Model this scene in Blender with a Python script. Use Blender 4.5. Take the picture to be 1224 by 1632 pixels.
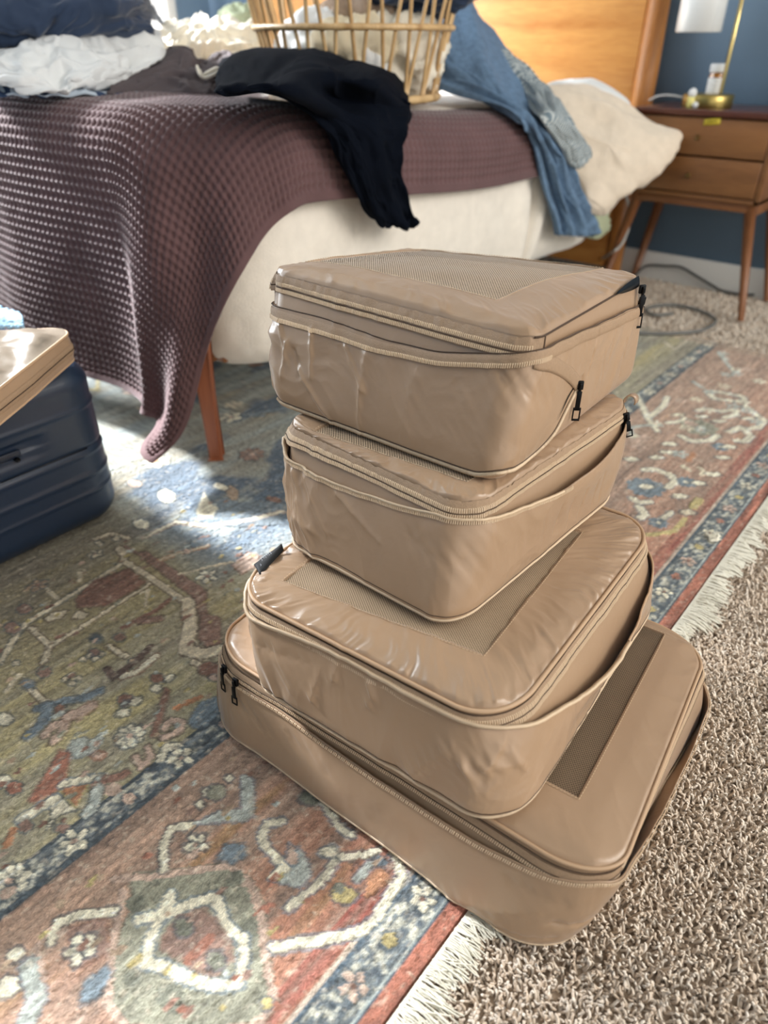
import bpy, math, random
import numpy as np
from mathutils import Vector, Matrix
random.seed(7); RNG = np.random.default_rng(11)
for o in list(bpy.data.objects): bpy.data.objects.remove(o)
SC = bpy.context.scene; COL = SC.collection
# ---------------- camera ----------------
F = 1130.0; PITCH = math.atan2(816 - 62, F); YAW = math.radians(40.0); H = 0.80
FW = np.array([-math.sin(YAW)*math.cos(PITCH), math.cos(YAW)*math.cos(PITCH), -math.sin(PITCH)])
RT = np.array([math.cos(YAW), math.sin(YAW), 0.0]); UP = np.cross(RT, FW); CP = np.array([0, 0, H])
cd = bpy.data.cameras.new('camera'); cam = bpy.data.objects.new('camera', cd); COL.objects.link(cam)
cd.sensor_width = 36; cd.sensor_height = 36; cd.sensor_fit = 'VERTICAL'; cd.lens = F/1632*36
cd.clip_start = 0.02; cd.dof.use_dof = True; cd.dof.focus_distance = 0.90; cd.dof.aperture_fstop = 3.0
cam.matrix_world = Matrix(((RT[0], UP[0], -FW[0], 0), (RT[1], UP[1], -FW[1], 0), (RT[2], UP[2], -FW[2], H), (0, 0, 0, 1)))
SC.camera = cam
# ---------------- light, exposure ----------------
W = bpy.data.worlds.new('sky'); SC.world = W; W.use_nodes = True
W.node_tree.nodes['Background'].inputs[0].default_value = (1.0, 0.975, 0.93, 1)
W.node_tree.nodes['Background'].inputs[1].default_value = 1.22
def lamp(name, kind, loc, target, energy, color, size=1.0, size_y=1.0):
    l = bpy.data.lights.new(name, kind); l.energy = energy; l.color = color
    if kind == 'AREA': l.shape = 'RECTANGLE'; l.size = size; l.size_y = size_y
    o = bpy.data.objects.new(name, l); COL.objects.link(o); o.location = loc
    o.rotation_euler = (Vector(target) - Vector(loc)).to_track_quat('-Z', 'Y').to_euler(); return o
s = lamp('sun', 'SUN', (-4, 0.4, 2.6), (-4 + 1.0, 0.4 + 0.11, 2.6 - 0.66), 20.0, (0.97, 0.98, 1.0)); s.data.angle = math.radians(7)
lamp('window_daylight', 'AREA', (-3.95, 0.75, 1.5), (-1, 0.7, 0.3), 150, (0.88, 0.94, 1.0), 2.2, 1.5)
lamp('second_window_daylight', 'AREA', (2.4, 1.7, 1.9), (-0.6, 0.9, 0.3), 64, (1.0, 0.95, 0.88), 2.0, 1.4)
SC.view_settings.view_transform = 'Standard'; SC.view_settings.look = 'None'
SC.view_settings.gamma = 1; SC.view_settings.use_curve_mapping = False; SC.view_settings.exposure = 0.10
# ---------------- helpers ----------------
def ray(x, y):
    d = FW*F + RT*(x-612) + UP*(816-y); return d/np.linalg.norm(d)
def atz(x, y, z=0.0):
    d = ray(x, y); return CP + d*(z-H)/d[2]
def aty(x, y, Y):
    d = ray(x, y); return CP + d*Y/d[1]
def atx(x, y, X):
    d = ray(x, y); return CP + d*X/d[0]
def atd(x, y, D):
    d = ray(x, y); return CP + d*D
def proj(Pn):
    v = np.asarray(Pn) - CP; z = v@FW; return np.stack([612 + F*(v@RT)/z, 816 - F*(v@UP)/z], -1)
def link(o, parent=None):
    COL.objects.link(o)
    if parent: o.parent = parent
    return o
def tag(o, label=None, cat=None, group=None, kind=None):
    for k, v in (('label', label), ('category', cat), ('group', group), ('kind', kind)):
        if v: o[k] = v
    return o
def empty(name, loc=(0, 0, 0), rz=0.0):
    o = bpy.data.objects.new(name, None); COL.objects.link(o); o.location = loc; o.rotation_euler = (0, 0, rz)
    o.empty_display_size = 0.05; return o
def rawmesh(name, V, Q, smooth=True):
    V = np.asarray(V, np.float32).reshape(-1, 3); Q = np.asarray(Q, np.int32); n = Q.shape[1]
    me = bpy.data.meshes.new(name); me.vertices.add(len(V)); me.vertices.foreach_set('co', V.ravel())
    me.loops.add(Q.size); me.loops.foreach_set('vertex_index', Q.ravel())
    me.polygons.add(len(Q)); me.polygons.foreach_set('loop_start', np.arange(0, Q.size, n, dtype=np.int32))
    me.polygons.foreach_set('loop_total', np.full(len(Q), n, np.int32))
    me.polygons.foreach_set('use_smooth', np.full(len(Q), smooth, bool))
    me.update(calc_edges=True); return me
def mobj(name, me, mat, parent=None, world=True):
    o = bpy.data.objects.new(name, me); link(o, parent)
    if parent and world: o.matrix_parent_inverse = Matrix.Translation(-parent.location) if parent.rotation_euler.z == 0 else parent.matrix_basis.inverted()
    if mat: me.materials.append(mat)
    return o
def gridq(nu, nv, cu=False, cv=False):
    iu = np.arange(nu if cu else nu-1); iv = np.arange(nv if cv else nv-1)
    a, b = np.meshgrid(iu, iv, indexing='ij'); a = a.ravel(); b = b.ravel(); a2 = (a+1) % nu; b2 = (b+1) % nv
    return np.stack([a*nv+b, a2*nv+b, a2*nv+b2, a*nv+b2], 1)
def grid(name, P, mat, parent=None, cu=False, cv=False, solid=0.0, smooth=True):
    nu, nv = P.shape[:2]; o = mobj(name, rawmesh(name, P, gridq(nu, nv, cu, cv), smooth), mat, parent)
    if solid:
        m = o.modifiers.new('s', 'SOLIDIFY'); m.thickness = solid; m.offset = 0
    return o
def crom(pts, n):
    """Catmull-Rom through pts (m,k) -> (n,k)"""
    pts = np.asarray(pts, float); m = len(pts)
    t = np.linspace(0, m-1, n); i = np.clip(t.astype(int), 0, m-2); f = (t-i)[:, None]
    g = lambda j: pts[np.clip(j, 0, m-1)]
    p0 = np.where((i-1 < 0)[:, None], 2*pts[0]-pts[1], g(i-1)); p3 = np.where((i+2 > m-1)[:, None], 2*pts[-1]-pts[-2], g(i+2))
    p1, p2 = g(i), g(i+1)
    return 0.5*(2*p1 + (p2-p0)*f + (2*p0-5*p1+4*p2-p3)*f*f + (3*p1-p0-3*p2+p3)*f**3)
def tube_vq(P, r, k=8, closed=False, cap=True):
    P = np.asarray(P, float); n = len(P); r = np.broadcast_to(np.asarray(r, float), (n,))
    T = (np.roll(P, -1, 0)-np.roll(P, 1, 0)) if closed else np.gradient(P, axis=0)
    T /= np.linalg.norm(T, axis=1)[:, None]+1e-12
    ref = np.array([0, 0, 1.0]) if abs(T[:, 2]).mean() < .9 else np.array([1.0, 0, 0])
    A = np.cross(T, ref); A /= np.linalg.norm(A, axis=1)[:, None]+1e-9; B = np.cross(T, A)
    a = np.arange(k)/k*2*np.pi
    V = P[:, None]+r[:, None, None]*(A[:, None]*np.cos(a)[:, None]+B[:, None]*np.sin(a)[:, None])
    Q = gridq(n, k, closed, True); V = V.reshape(-1, 3)
    if cap and not closed:
        V = np.vstack([V, P[:1], P[-1:]]); i = np.arange(k); j = (i+1) % k
        Q = np.vstack([Q, np.stack([j, i, np.full(k, n*k), np.full(k, n*k)], 1), np.stack([(n-1)*k+i, (n-1)*k+j, np.full(k, n*k+1), np.full(k, n*k+1)], 1)])
    return V, Q
def fixq(Q):
    return Q
class MB:
    """collects quads/tris into one mesh"""
    def __init__(s): s.V = []; s.F = []; s.n = 0
    def add(s, V, Q):
        V = np.asarray(V, float).reshape(-1, 3)
        for q in Q:
            q = [int(x) for x in q]; r = []
            for x in q:
                if x not in r: r.append(x)
            s.F.append([x+s.n for x in r])
        s.V.append(V); s.n += len(V); return s
    def tube(s, P, r, k=8, closed=False): return s.add(*tube_vq(P, r, k, closed))
    def box(s, c, d, rz=0.0, M=None):
        c = np.array(c, float); d = np.array(d, float)/2
        v = np.array([[x, y, z] for x in (-1, 1) for y in (-1, 1) for z in (-1, 1)])*d
        if M is not None: v = v@np.array(M).T
        if rz: ca, sa = math.cos(rz), math.sin(rz); v = v@np.array([[ca, sa, 0], [-sa, ca, 0], [0, 0, 1]])
        return s.add(v+c, [(0, 1, 3, 2), (4, 6, 7, 5), (0, 4, 5, 1), (2, 3, 7, 6), (0, 2, 6, 4), (1, 5, 7, 3)])
    def lathe(s, prof, c=(0, 0, 0), k=32):
        prof = np.array(prof, float); a = np.arange(k)/k*2*np.pi
        V = np.stack([np.outer(prof[:, 0], np.cos(a)), np.outer(prof[:, 0], np.sin(a)), np.repeat(prof[:, 1][:, None], k, 1)], -1)+np.array(c)
        return s.add(V, gridq(len(prof), k, False, True))
    def build(s, name, mat, parent=None, bevel=0.0, smooth=True, seg=2):
        me = bpy.data.meshes.new(name); me.from_pydata(np.vstack(s.V).tolist(), [], s.F); me.validate()
        me.polygons.foreach_set('use_smooth', [smooth]*len(me.polygons)); me.update()
        o = mobj(name, me, mat, parent)
        if bevel:
            m = o.modifiers.new('b', 'BEVEL'); m.width = bevel; m.segments = seg; m.limit_method = 'ANGLE'; m.angle_limit = 0.6
            m.harden_normals = False
        return o
def h2(i, j, s=0):
    x = np.sin(i*127.1+j*311.7+s*74.7)*43758.5453; return x-np.floor(x)
def vnoise(x, y, s=0):
    xi = np.floor(x); yi = np.floor(y); fx = x-xi; fy = y-yi; fx = fx*fx*(3-2*fx); fy = fy*fy*(3-2*fy)
    return (h2(xi, yi, s)*(1-fx)+h2(xi+1, yi, s)*fx)*(1-fy)+(h2(xi, yi+1, s)*(1-fx)+h2(xi+1, yi+1, s)*fx)*fy - 0.5
def fbm(x, y, s=0, o=4):
    r = 0; a = 1.0
    for k in range(o): r = r+a*vnoise(x*2**k, y*2**k, s+k*9.1); a *= .5
    return r
def ridge(x, y, s=0, o=3):
    r = 0; a = 1.0
    for k in range(o): r = r+a*(1-np.abs(4*vnoise(x*2**k, y*2**k, s+k*5.3))).clip(-1, 1); a *= .45
    return r
# ---------------- materials ----------------
def srgb(h):
    if isinstance(h, str): c = [int(h[i:i+2], 16)/255 for i in (0, 2, 4)]
    else: c = h
    return tuple((x/12.92 if x <= .04045 else ((x+.055)/1.055)**2.4) for x in c)
def nt(name):
    m = bpy.data.materials.new(name); m.use_nodes = True; return m, m.node_tree, m.node_tree.nodes['Principled BSDF']
def N(t, kind, **kw):
    n = t.nodes.new(kind)
    for k, v in kw.items():
        if k in n.inputs: n.inputs[k].default_value = v
        else: setattr(n, k, v)
    return n
def coords(t, scale=(1, 1, 1), kind='Object', rot=(0, 0, 0)):
    c = t.nodes.new('ShaderNodeTexCoord'); mp = t.nodes.new('ShaderNodeMapping'); mp.inputs['Scale'].default_value = scale
    mp.inputs['Rotation'].default_value = rot
    t.links.new(c.outputs[kind], mp.inputs[0]); return mp.outputs[0]
def ramp(t, fac, stops):
    r = t.nodes.new('ShaderNodeValToRGB'); e = r.color_ramp.elements
    while len(e) < len(stops): e.new(0.5)
    for i, (p, c) in enumerate(stops): e[i].position = p; e[i].color = (*c, 1)
    t.links.new(fac, r.inputs[0]); return r.outputs[0]
def mat(name, col, rough=.6, noise=0.0, nscale=20.0, bump=0.0, bscale=300.0, metal=0.0, sheen=0.0, spec=.5, stretch=(1, 1, 1), coat=0.0, trans=0.0, col2=None, sss=0.0):
    m, t, b = nt(name); c = srgb(col); b.inputs['Base Color'].default_value = (*c, 1)
    b.inputs['Roughness'].default_value = rough; b.inputs['Metallic'].default_value = metal
    b.inputs['Specular IOR Level'].default_value = spec
    if sheen: b.inputs['Sheen Weight'].default_value = sheen; b.inputs['Sheen Roughness'].default_value = .4
    if coat: b.inputs['Coat Weight'].default_value = coat
    if trans: b.inputs['Transmission Weight'].default_value = trans
    co = coords(t, stretch)
    if noise or col2:
        n = N(t, 'ShaderNodeTexNoise', Scale=nscale, Detail=5.0); t.links.new(co, n.inputs['Vector'])
        c2 = srgb(col2) if col2 else tuple(x*(1-noise) for x in c); c1 = c if col2 else tuple(min(1, x*(1+noise)) for x in c)
        t.links.new(ramp(t, n.outputs['Fac'], [(.3, c2), (.7, c1)]), b.inputs['Base Color'])
    if bump:
        n = N(t, 'ShaderNodeTexNoise', Scale=bscale, Detail=3.0); t.links.new(co, n.inputs['Vector'])
        bp = N(t, 'ShaderNodeBump', Strength=bump, Distance=.001); t.links.new(n.outputs['Fac'], bp.inputs['Height']); t.links.new(bp.outputs[0], b.inputs['Normal'])
    return m
def wood(name, dark, light, axis='X', scale=6.0, rough=.4, coat=.2):
    m, t, b = nt(name); st = {'X': (.12, 1, 1), 'Y': (1, .12, 1), 'Z': (1, 1, .12)}[axis]
    co = coords(t, st); n = N(t, 'ShaderNodeTexNoise', Scale=scale, Detail=6.0, Distortion=1.2); t.links.new(co, n.inputs['Vector'])
    n2 = N(t, 'ShaderNodeTexNoise', Scale=scale*22, Detail=3.0); t.links.new(co, n2.inputs['Vector'])
    mx = N(t, 'ShaderNodeMath', operation='MULTIPLY_ADD'); mx.inputs[1].default_value = .35; t.links.new(n2.outputs['Fac'], mx.inputs[0]); t.links.new(n.outputs['Fac'], mx.inputs[2])
    t.links.new(ramp(t, mx.outputs[0], [(.45, srgb(dark)), (.85, srgb(light))]), b.inputs['Base Color'])
    b.inputs['Roughness'].default_value = rough; b.inputs['Coat Weight'].default_value = coat; b.inputs['Coat Roughness'].default_value = .3
    return m
# ---------------- room shell ----------------
YB = 2.93; XL = -3.66; ZF = -0.014
M_wall = mat('slate_blue_paint', '6b8399', .6, noise=.04, nscale=3, bump=.15, bscale=400)
M_white = mat('white_trim_paint', 'dcdcd8', .45)
M_floor = mat('carpet_backing', 'a89785', .95, noise=.2, nscale=60)
def structure(o, label=None):
    o['kind'] = 'structure'
    if label: o['label'] = label
    return o
structure(MB().box((-1.2, .5, ZF-.02), (6.4, 5.2, .04)).build('floor', M_floor), 'bedroom floor under the beige carpet')
structure(MB().box((-1.1, .5, 2.67), (5.4, 5.2, .06)).build('ceiling', M_white), 'white bedroom ceiling')  # unseen ceiling, put in to cut the sky light from above
structure(MB().box((-1.1, -1.95, 1.3), (5.4, .1, 2.64)).build('wall_front', M_wall), 'unseen slate blue wall added behind the viewer')  # unseen wall, added to block sky light from behind the camera
structure(MB().box((-1.1, YB+.05, 1.3), (5.4, .1, 2.64)).build('wall_back', M_wall), 'slate blue wall behind headboard and nightstand')
wl = MB()
W1 = (-.5, 1.55, .62, 2.25); W2 = (1.98, 2.70, .62, 2.25)       # y0,y1,z0,z1 of the two windows in the left wall
for y0, y1, z0, z1 in ((-1.95, W1[0], ZF, 2.62), (W1[0], W1[1], ZF, .62), (W1[0], W1[1], 2.25, 2.62), (W1[1], W2[0], ZF, 2.62), (W2[0], W2[1], ZF, .62), (W2[0], W2[1], 2.25, 2.62), (W2[1], YB, ZF, 2.62)):
    wl.box((XL-.05, (y0+y1)/2, (z0+z1)/2), (.1, y1-y0, z1-z0))
structure(wl.build('wall_left', M_wall, smooth=False), 'slate blue wall with two windows left of the bed')
for i, (y0, y1, z0, z1) in enumerate((W1, W2)):
    w = MB(); t_ = .055; x = XL-.02
    w.box((x, y0+t_/2, (z0+z1)/2), (.08, t_, z1-z0)).box((x, y1-t_/2, (z0+z1)/2), (.08, t_, z1-z0))
    w.box((x, (y0+y1)/2, z1-t_/2), (.08, y1-y0-2*t_, t_)).box((x, (y0+y1)/2, z0+t_/2), (.08, y1-y0-2*t_, t_)).box((x, (y0+y1)/2, (z0+z1)/2), (.05, y1-y0-2*t_, .03))
    wo = structure(w.build('window_%d' % (i+1), M_white, bevel=.004), 'white framed window in the left wall')
    MB().box((XL+.03, (y0+y1)/2, z0-.012), (.10, y1-y0+.08, .024)).build('window_sill', M_white, wo, bevel=.004)
    gm, gt, gb = nt('window_glass'); gb.inputs['Roughness'].default_value = .02; trn = N(gt, 'ShaderNodeBsdfTransparent'); gx_m = N(gt, 'ShaderNodeMixShader'); gx_m.inputs[0].default_value = .05
    gt.links.new(trn.outputs[0], gx_m.inputs[1]); gt.links.new(gb.outputs[0], gx_m.inputs[2]); gt.links.new(gx_m.outputs[0], gt.nodes['Material Output'].inputs[0])
    MB().box((x-.01, (y0+y1)/2, (z0+z1)/2), (.004, y1-y0-2*t_+.004, z1-z0-2*t_+.004)).build('pane', gm, wo, smooth=False)
bb = MB().box((-1.1, YB-.008, .042), (5.1, .016, .112))
structure(bb.build('baseboard_back', M_white, bevel=.004), 'white baseboard along the back wall')
structure(MB().box((XL+.008, .9, .042), (.016, 4.0, .112)).build('baseboard_left', M_white, bevel=.004), 'white baseboard along the left wall')
# ---------------- carpet pile (stuff): curly yarn tufts ----------------
def tufts(P, r, h, curl, k=3, seg=4):
    n = len(P); t = np.linspace(0, 1, seg+1); ph = RNG.uniform(0, 6.28, n); lean = RNG.uniform(.25, 1.15, n)*curl
    la = RNG.uniform(0, 6.28, n); hh = h*RNG.uniform(.6, 1.15, n)
    c = np.zeros((n, seg+1, 3))
    wob = .35*curl*np.sin(t[None]*4.0+ph[:, None]); 
    rr = lean[:, None]*np.sin(t[None]*1.9)*1.0
    c[..., 0] = P[:, 0, None]+rr*np.cos(la)[:, None]-wob*np.sin(la)[:, None]
    c[..., 1] = P[:, 1, None]+rr*np.sin(la)[:, None]+wob*np.cos(la)[:, None]
    c[..., 2] = ZF+hh[:, None]*np.sin(np.minimum(t[None]*1.75, 1.57+.3*t[None]))
    T = np.gradient(c, axis=1); T /= np.linalg.norm(T, axis=2)[..., None]+1e-9
    A = np.cross(T, np.array([.31, .77, .55])); A /= np.linalg.norm(A, axis=2)[..., None]+1e-9; B = np.cross(T, A)
    a = np.arange(k)/k*6.2832; R = (r*(1-.35*t**3))[None, :, None, None]*RNG.uniform(.8, 1.2, n)[:, None, None, None]
    V = c[:, :, None]+R*(A[:, :, None]*np.cos(a)[:, None]+B[:, :, None]*np.sin(a)[:, None])
    q = gridq(seg+1, k, False, True)
    Q = (np.arange(n)*(seg+1)*k)[:, None, None]+q[None]
    col = np.repeat(RNG.uniform(.0, 1, n), (seg+1)*k)
    return V.reshape(-1, 3), Q.reshape(-1, 4), col
def scatter(x0, x1, y0, y1, d):
    nx = int((x1-x0)/d); ny = int((y1-y0)/d); a, b = np.meshgrid(np.arange(nx), np.arange(ny))
    P = np.stack([x0+(a.ravel()+RNG.uniform(0, 1, a.size))*d, y0+(b.ravel()+RNG.uniform(0, 1, a.size))*d], 1); return P
Pn = scatter(-.186, .32, .18, 1.10, .0046)
Pm = scatter(-.186, .10, 1.10, 1.9, .0075)
Pf = scatter(-1.6, .1, 2.34, YB-.01, .0095); Pf2 = scatter(-.215, .1, 1.9, 2.34, .010); Pf = np.vstack([Pf, Pf2])
Px_ = scatter(-.186, 1.3, -.7, 2.9, .0085); pj_ = proj(np.c_[Px_, np.zeros(len(Px_))]); dpt = (np.c_[Px_, np.zeros(len(Px_))]-CP)@FW
ins_ = ((Px_[:, 0] < .32)&(Px_[:, 1] > .18)&(Px_[:, 1] < 1.1)&(pj_[:, 0] < 1270)&(pj_[:, 1] < 1700)&(dpt > 0))|((Px_[:, 0] < .10)&(Px_[:, 1] >= 1.1)&((Px_[:, 1] >= 1.9)|(pj_[:, 0] < 1300)))
Px_ = Px_[~ins_]
px_ = proj(np.c_[Pn, np.zeros(len(Pn))]); Pn = Pn[(px_[:, 0] < 1270) & (px_[:, 1] < 1700)]
px_ = proj(np.c_[Pm, np.zeros(len(Pm))]); Pm = Pm[(px_[:, 0] < 1300)]
VV = []; QQ = []; CC = []; off = 0
for P_, r_, h_, c_ in ((Pn, .00175, .0135, .0080), (Pm, .0019, .0135, .008), (Pf, .0026, .012, .008), (Px_, .0026, .0130, .009)):
    v, q, c = tufts(P_, r_, h_, c_); VV.append(v); QQ.append(q+off); CC.append(c); off += len(v)
cme = rawmesh('carpet_pile', np.vstack(VV), np.vstack(QQ))
at = cme.attributes.new('tone', 'FLOAT', 'POINT'); at.data.foreach_set('value', np.concatenate(CC).astype(np.float32))
M_pile, t, b = nt('carpet_yarn'); a_ = N(t, 'ShaderNodeAttribute', attribute_name='tone')
t.links.new(ramp(t, a_.outputs['Fac'], [(0, srgb('d6c3ae')), (.5, srgb('eadac7')), (1, srgb('f8eee0'))]), b.inputs['Base Color']); b.inputs['Roughness'].default_value = .9
b.inputs['Sheen Weight'].default_value = .2
cp = mobj('carpet_pile', cme, M_pile); tag(cp, 'beige shaggy carpet pile covering the bedroom floor', 'carpet', kind='stuff')
# ---------------- rug ----------------
xs = np.concatenate([np.arange(-3.1, -1.35, .012), np.arange(-1.35, -.186, .0028)]); xs[-1] = -.187
ys = np.concatenate([np.arange(-.12, 1.05, .0028), np.arange(1.05, 1.7, .0045), np.arange(1.7, 2.36, .008)])
X, Y = np.meshgrid(xs, ys, indexing='ij'); nx, ny = X.shape
def hexc(h): return np.array(srgb(h))
def mixc(a, b, f): return a*(1-f[..., None])+b*f[..., None]
n1 = fbm(X*3, Y*1.2, 1); n2 = fbm(X*28, Y*3.5, 2); n3 = fbm(X*120, Y*10, 3, 3); n4 = RNG.uniform(-.5, .5, X.shape)
C_ = np.zeros((nx, ny, 3)); C_[:] = hexc('9b9478')
st = (n2*1.1+n1*.9)                                       # streaky yarn batches running along the rug
C_ = mixc(C_, hexc('b0a268'), np.clip(st*2.2-.1, 0, .85)); C_ = mixc(C_, hexc('8a8272'), np.clip(-st*2.2, 0, .8))
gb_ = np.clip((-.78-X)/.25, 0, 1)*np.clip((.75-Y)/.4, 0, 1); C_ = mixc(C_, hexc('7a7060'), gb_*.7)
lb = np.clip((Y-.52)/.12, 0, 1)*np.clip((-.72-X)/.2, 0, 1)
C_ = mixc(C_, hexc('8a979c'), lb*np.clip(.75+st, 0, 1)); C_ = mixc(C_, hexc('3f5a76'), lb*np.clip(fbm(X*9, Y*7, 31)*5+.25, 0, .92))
m = (X > -.575); 
brd = mixc(hexc('a58470')+0*C_, hexc('b06a48'), np.clip((X+.46)/.15+n2*1.2, 0, 1)*.8); brd = mixc(brd, hexc('84685a'), np.clip(-n2*2.0-.05, 0, .8)); brd = mixc(brd, hexc('b48a72'), np.clip(n3*1.7-.1, 0, .7))
brd = mixc(brd, hexc('b08a48'), np.clip(n2*3.0-1.15, 0, .6))
gy = np.clip((Y-1.0)/.8, 0, 1); brd = mixc(brd, hexc('b08c78'), gy*.6)
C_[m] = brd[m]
def band(x0, x1, fill, edge, ew=.004):
    m = (X > x0) & (X < x1); b = C_.copy(); b[:] = hexc(fill)
    f = np.clip(fbm(X*170, Y*120, 5, 2)*3.2, -1, 1); b = mixc(b, hexc('bdbcae'), np.clip(f-.12, 0, .9)); b = mixc(b, hexc('2c3f52'), np.clip(-f-.2, 0, .8))
    C_[m] = b[m]; e = m & ((X < x0+ew) | (X > x1-ew)); C_[e] = (hexc(edge)*(1+.5*n4[..., None]))[e]
band(-.622, -.577, '66717a', '3a4a58', .006); band(-.262, -.212, '626f79', '3b5062')
m = X > -.212; C_[m] = (hexc('a55a40')*(1+.5*n3[..., None]))[m]; m = (X > -.292) & (X < -.262); C_[m] = mixc(C_, hexc('9c4a38'), .6+n3)[m]
m = (X > -.268) & (X < -.2625); C_[m] = hexc('b9a595')
m = (X > -.2165) & (X < -.2135); C_[m] = hexc('97a3a5')
RZ = np.zeros_like(X)
PAL = dict(w='d6cfb8', W='c7baa0', b='66798a', B='46545f', r='a3624a', R='855c4c', p='b99a8a', g='8a8a78', G='6f7264', o='b8794a', y='b09f5c', l='a5aeac', k='5b4740', t='a58a70', P='8d6b5e')
def wpt(p): q = atz(p[0], p[1], 0); return np.array([q[0], q[1]])
def region(lo, hi):
    i0, i1 = np.searchsorted(xs, [lo[0], hi[0]]); j0, j1 = np.searchsorted(ys, [lo[1], hi[1]]); return slice(i0, i1), slice(j0, j1)
def paint(sl, d, w, col, outline='B', rag=.0022, ol=.0032, rise=.0012):
    x, y = X[sl], Y[sl]; dd = d+rag*(fbm(x*180, y*180, 8, 2))
    if outline:
        mo = (dd < w+ol); C_[sl][mo] = (C_[sl]*.35+hexc(PAL[outline])*.65)[mo]
    mi = dd < w; C_[sl][mi] = (hexc(PAL[col])*(1+.22*n4[sl][..., None]+.25*n3[sl][..., None]))[mi]; RZ[sl][mi] = rise
def pline(pts, w, col='w', outline='B', world=False, tf=None):
    """w = half width in metres; pts in photo pixels on the floor, or metres when world"""
    q = np.array(pts if world else [wpt(p) for p in pts], float)
    if tf is not None: q = tf(q)
    lo = q.min(0)-w-.012; hi = q.max(0)+w+.012; sl = region(lo, hi); x, y = X[sl], Y[sl]
    if x.size == 0: return
    d = np.full(x.shape, 9.0)
    for a, c in zip(q[:-1], q[1:]):
        ab = c-a; L = (ab@ab)+1e-12; tt = np.clip(((x-a[0])*ab[0]+(y-a[1])*ab[1])/L, 0, 1)
        d = np.minimum(d, np.hypot(x-a[0]-tt*ab[0], y-a[1]-tt*ab[1]))
    paint(sl, d, w, col, outline)
def blob(c, rx, ry, col, ang=0, outline='B', world=False, tf=None, rise=.0008):
    q = np.array(c if world else wpt(c), float)
    if tf is not None: q = tf(q[None])[0]
    R_ = max(rx, ry)+.012; sl = region(q-R_, q+R_); x, y = X[sl]-q[0], Y[sl]-q[1]
    if x.size == 0: return
    ca, sa = math.cos(ang), math.sin(ang); u = (x*ca+y*sa)/rx; v = (-x*sa+y*ca)/ry
    d = (np.hypot(u, v)-1)*min(rx, ry); paint(sl, d, 0, col, outline, rise=rise)
def poly(pts, col, outline='B', world=False, tf=None):
    q = np.array(pts if world else [wpt(p) for p in pts], float)
    if tf is not None: q = tf(q)
    lo = q.min(0)-.01; hi = q.max(0)+.01; sl = region(lo, hi); x, y = X[sl], Y[sl]
    if x.size == 0: return
    ins = np.zeros(x.shape, bool); d = np.full(x.shape, 9.0); n = len(q)
    for i in range(n):
        a, c = q[i], q[(i+1) % n]; ab = c-a; L = ab@ab+1e-12
        cr = ((a[1] > y) != (c[1] > y)) & (x < (c[0]-a[0])*(y-a[1])/(c[1]-a[1]+1e-12)+a[0]); ins ^= cr
        tt = np.clip(((x-a[0])*ab[0]+(y-a[1])*ab[1])/L, 0, 1); d = np.minimum(d, np.hypot(x-a[0]-tt*ab[0], y-a[1]-tt*ab[1]))
    paint(sl, np.where(ins, -d, d), 0, col, outline)
def flower(c, r, col='w', n=5, mid='p', world=False, tf=None, outline='B'):
    q = np.array(c if world else wpt(c), float)
    if tf is not None: q = tf(q[None])[0]
    for k in range(n):
        a = k*6.283/n+.4; blob(q+r*.62*np.array([math.cos(a), math.sin(a)]), r*.42, r*.3, col, a, outline, True)
    blob(q, r*.22, r*.22, mid, 0, None, True)
MOT = []
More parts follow.
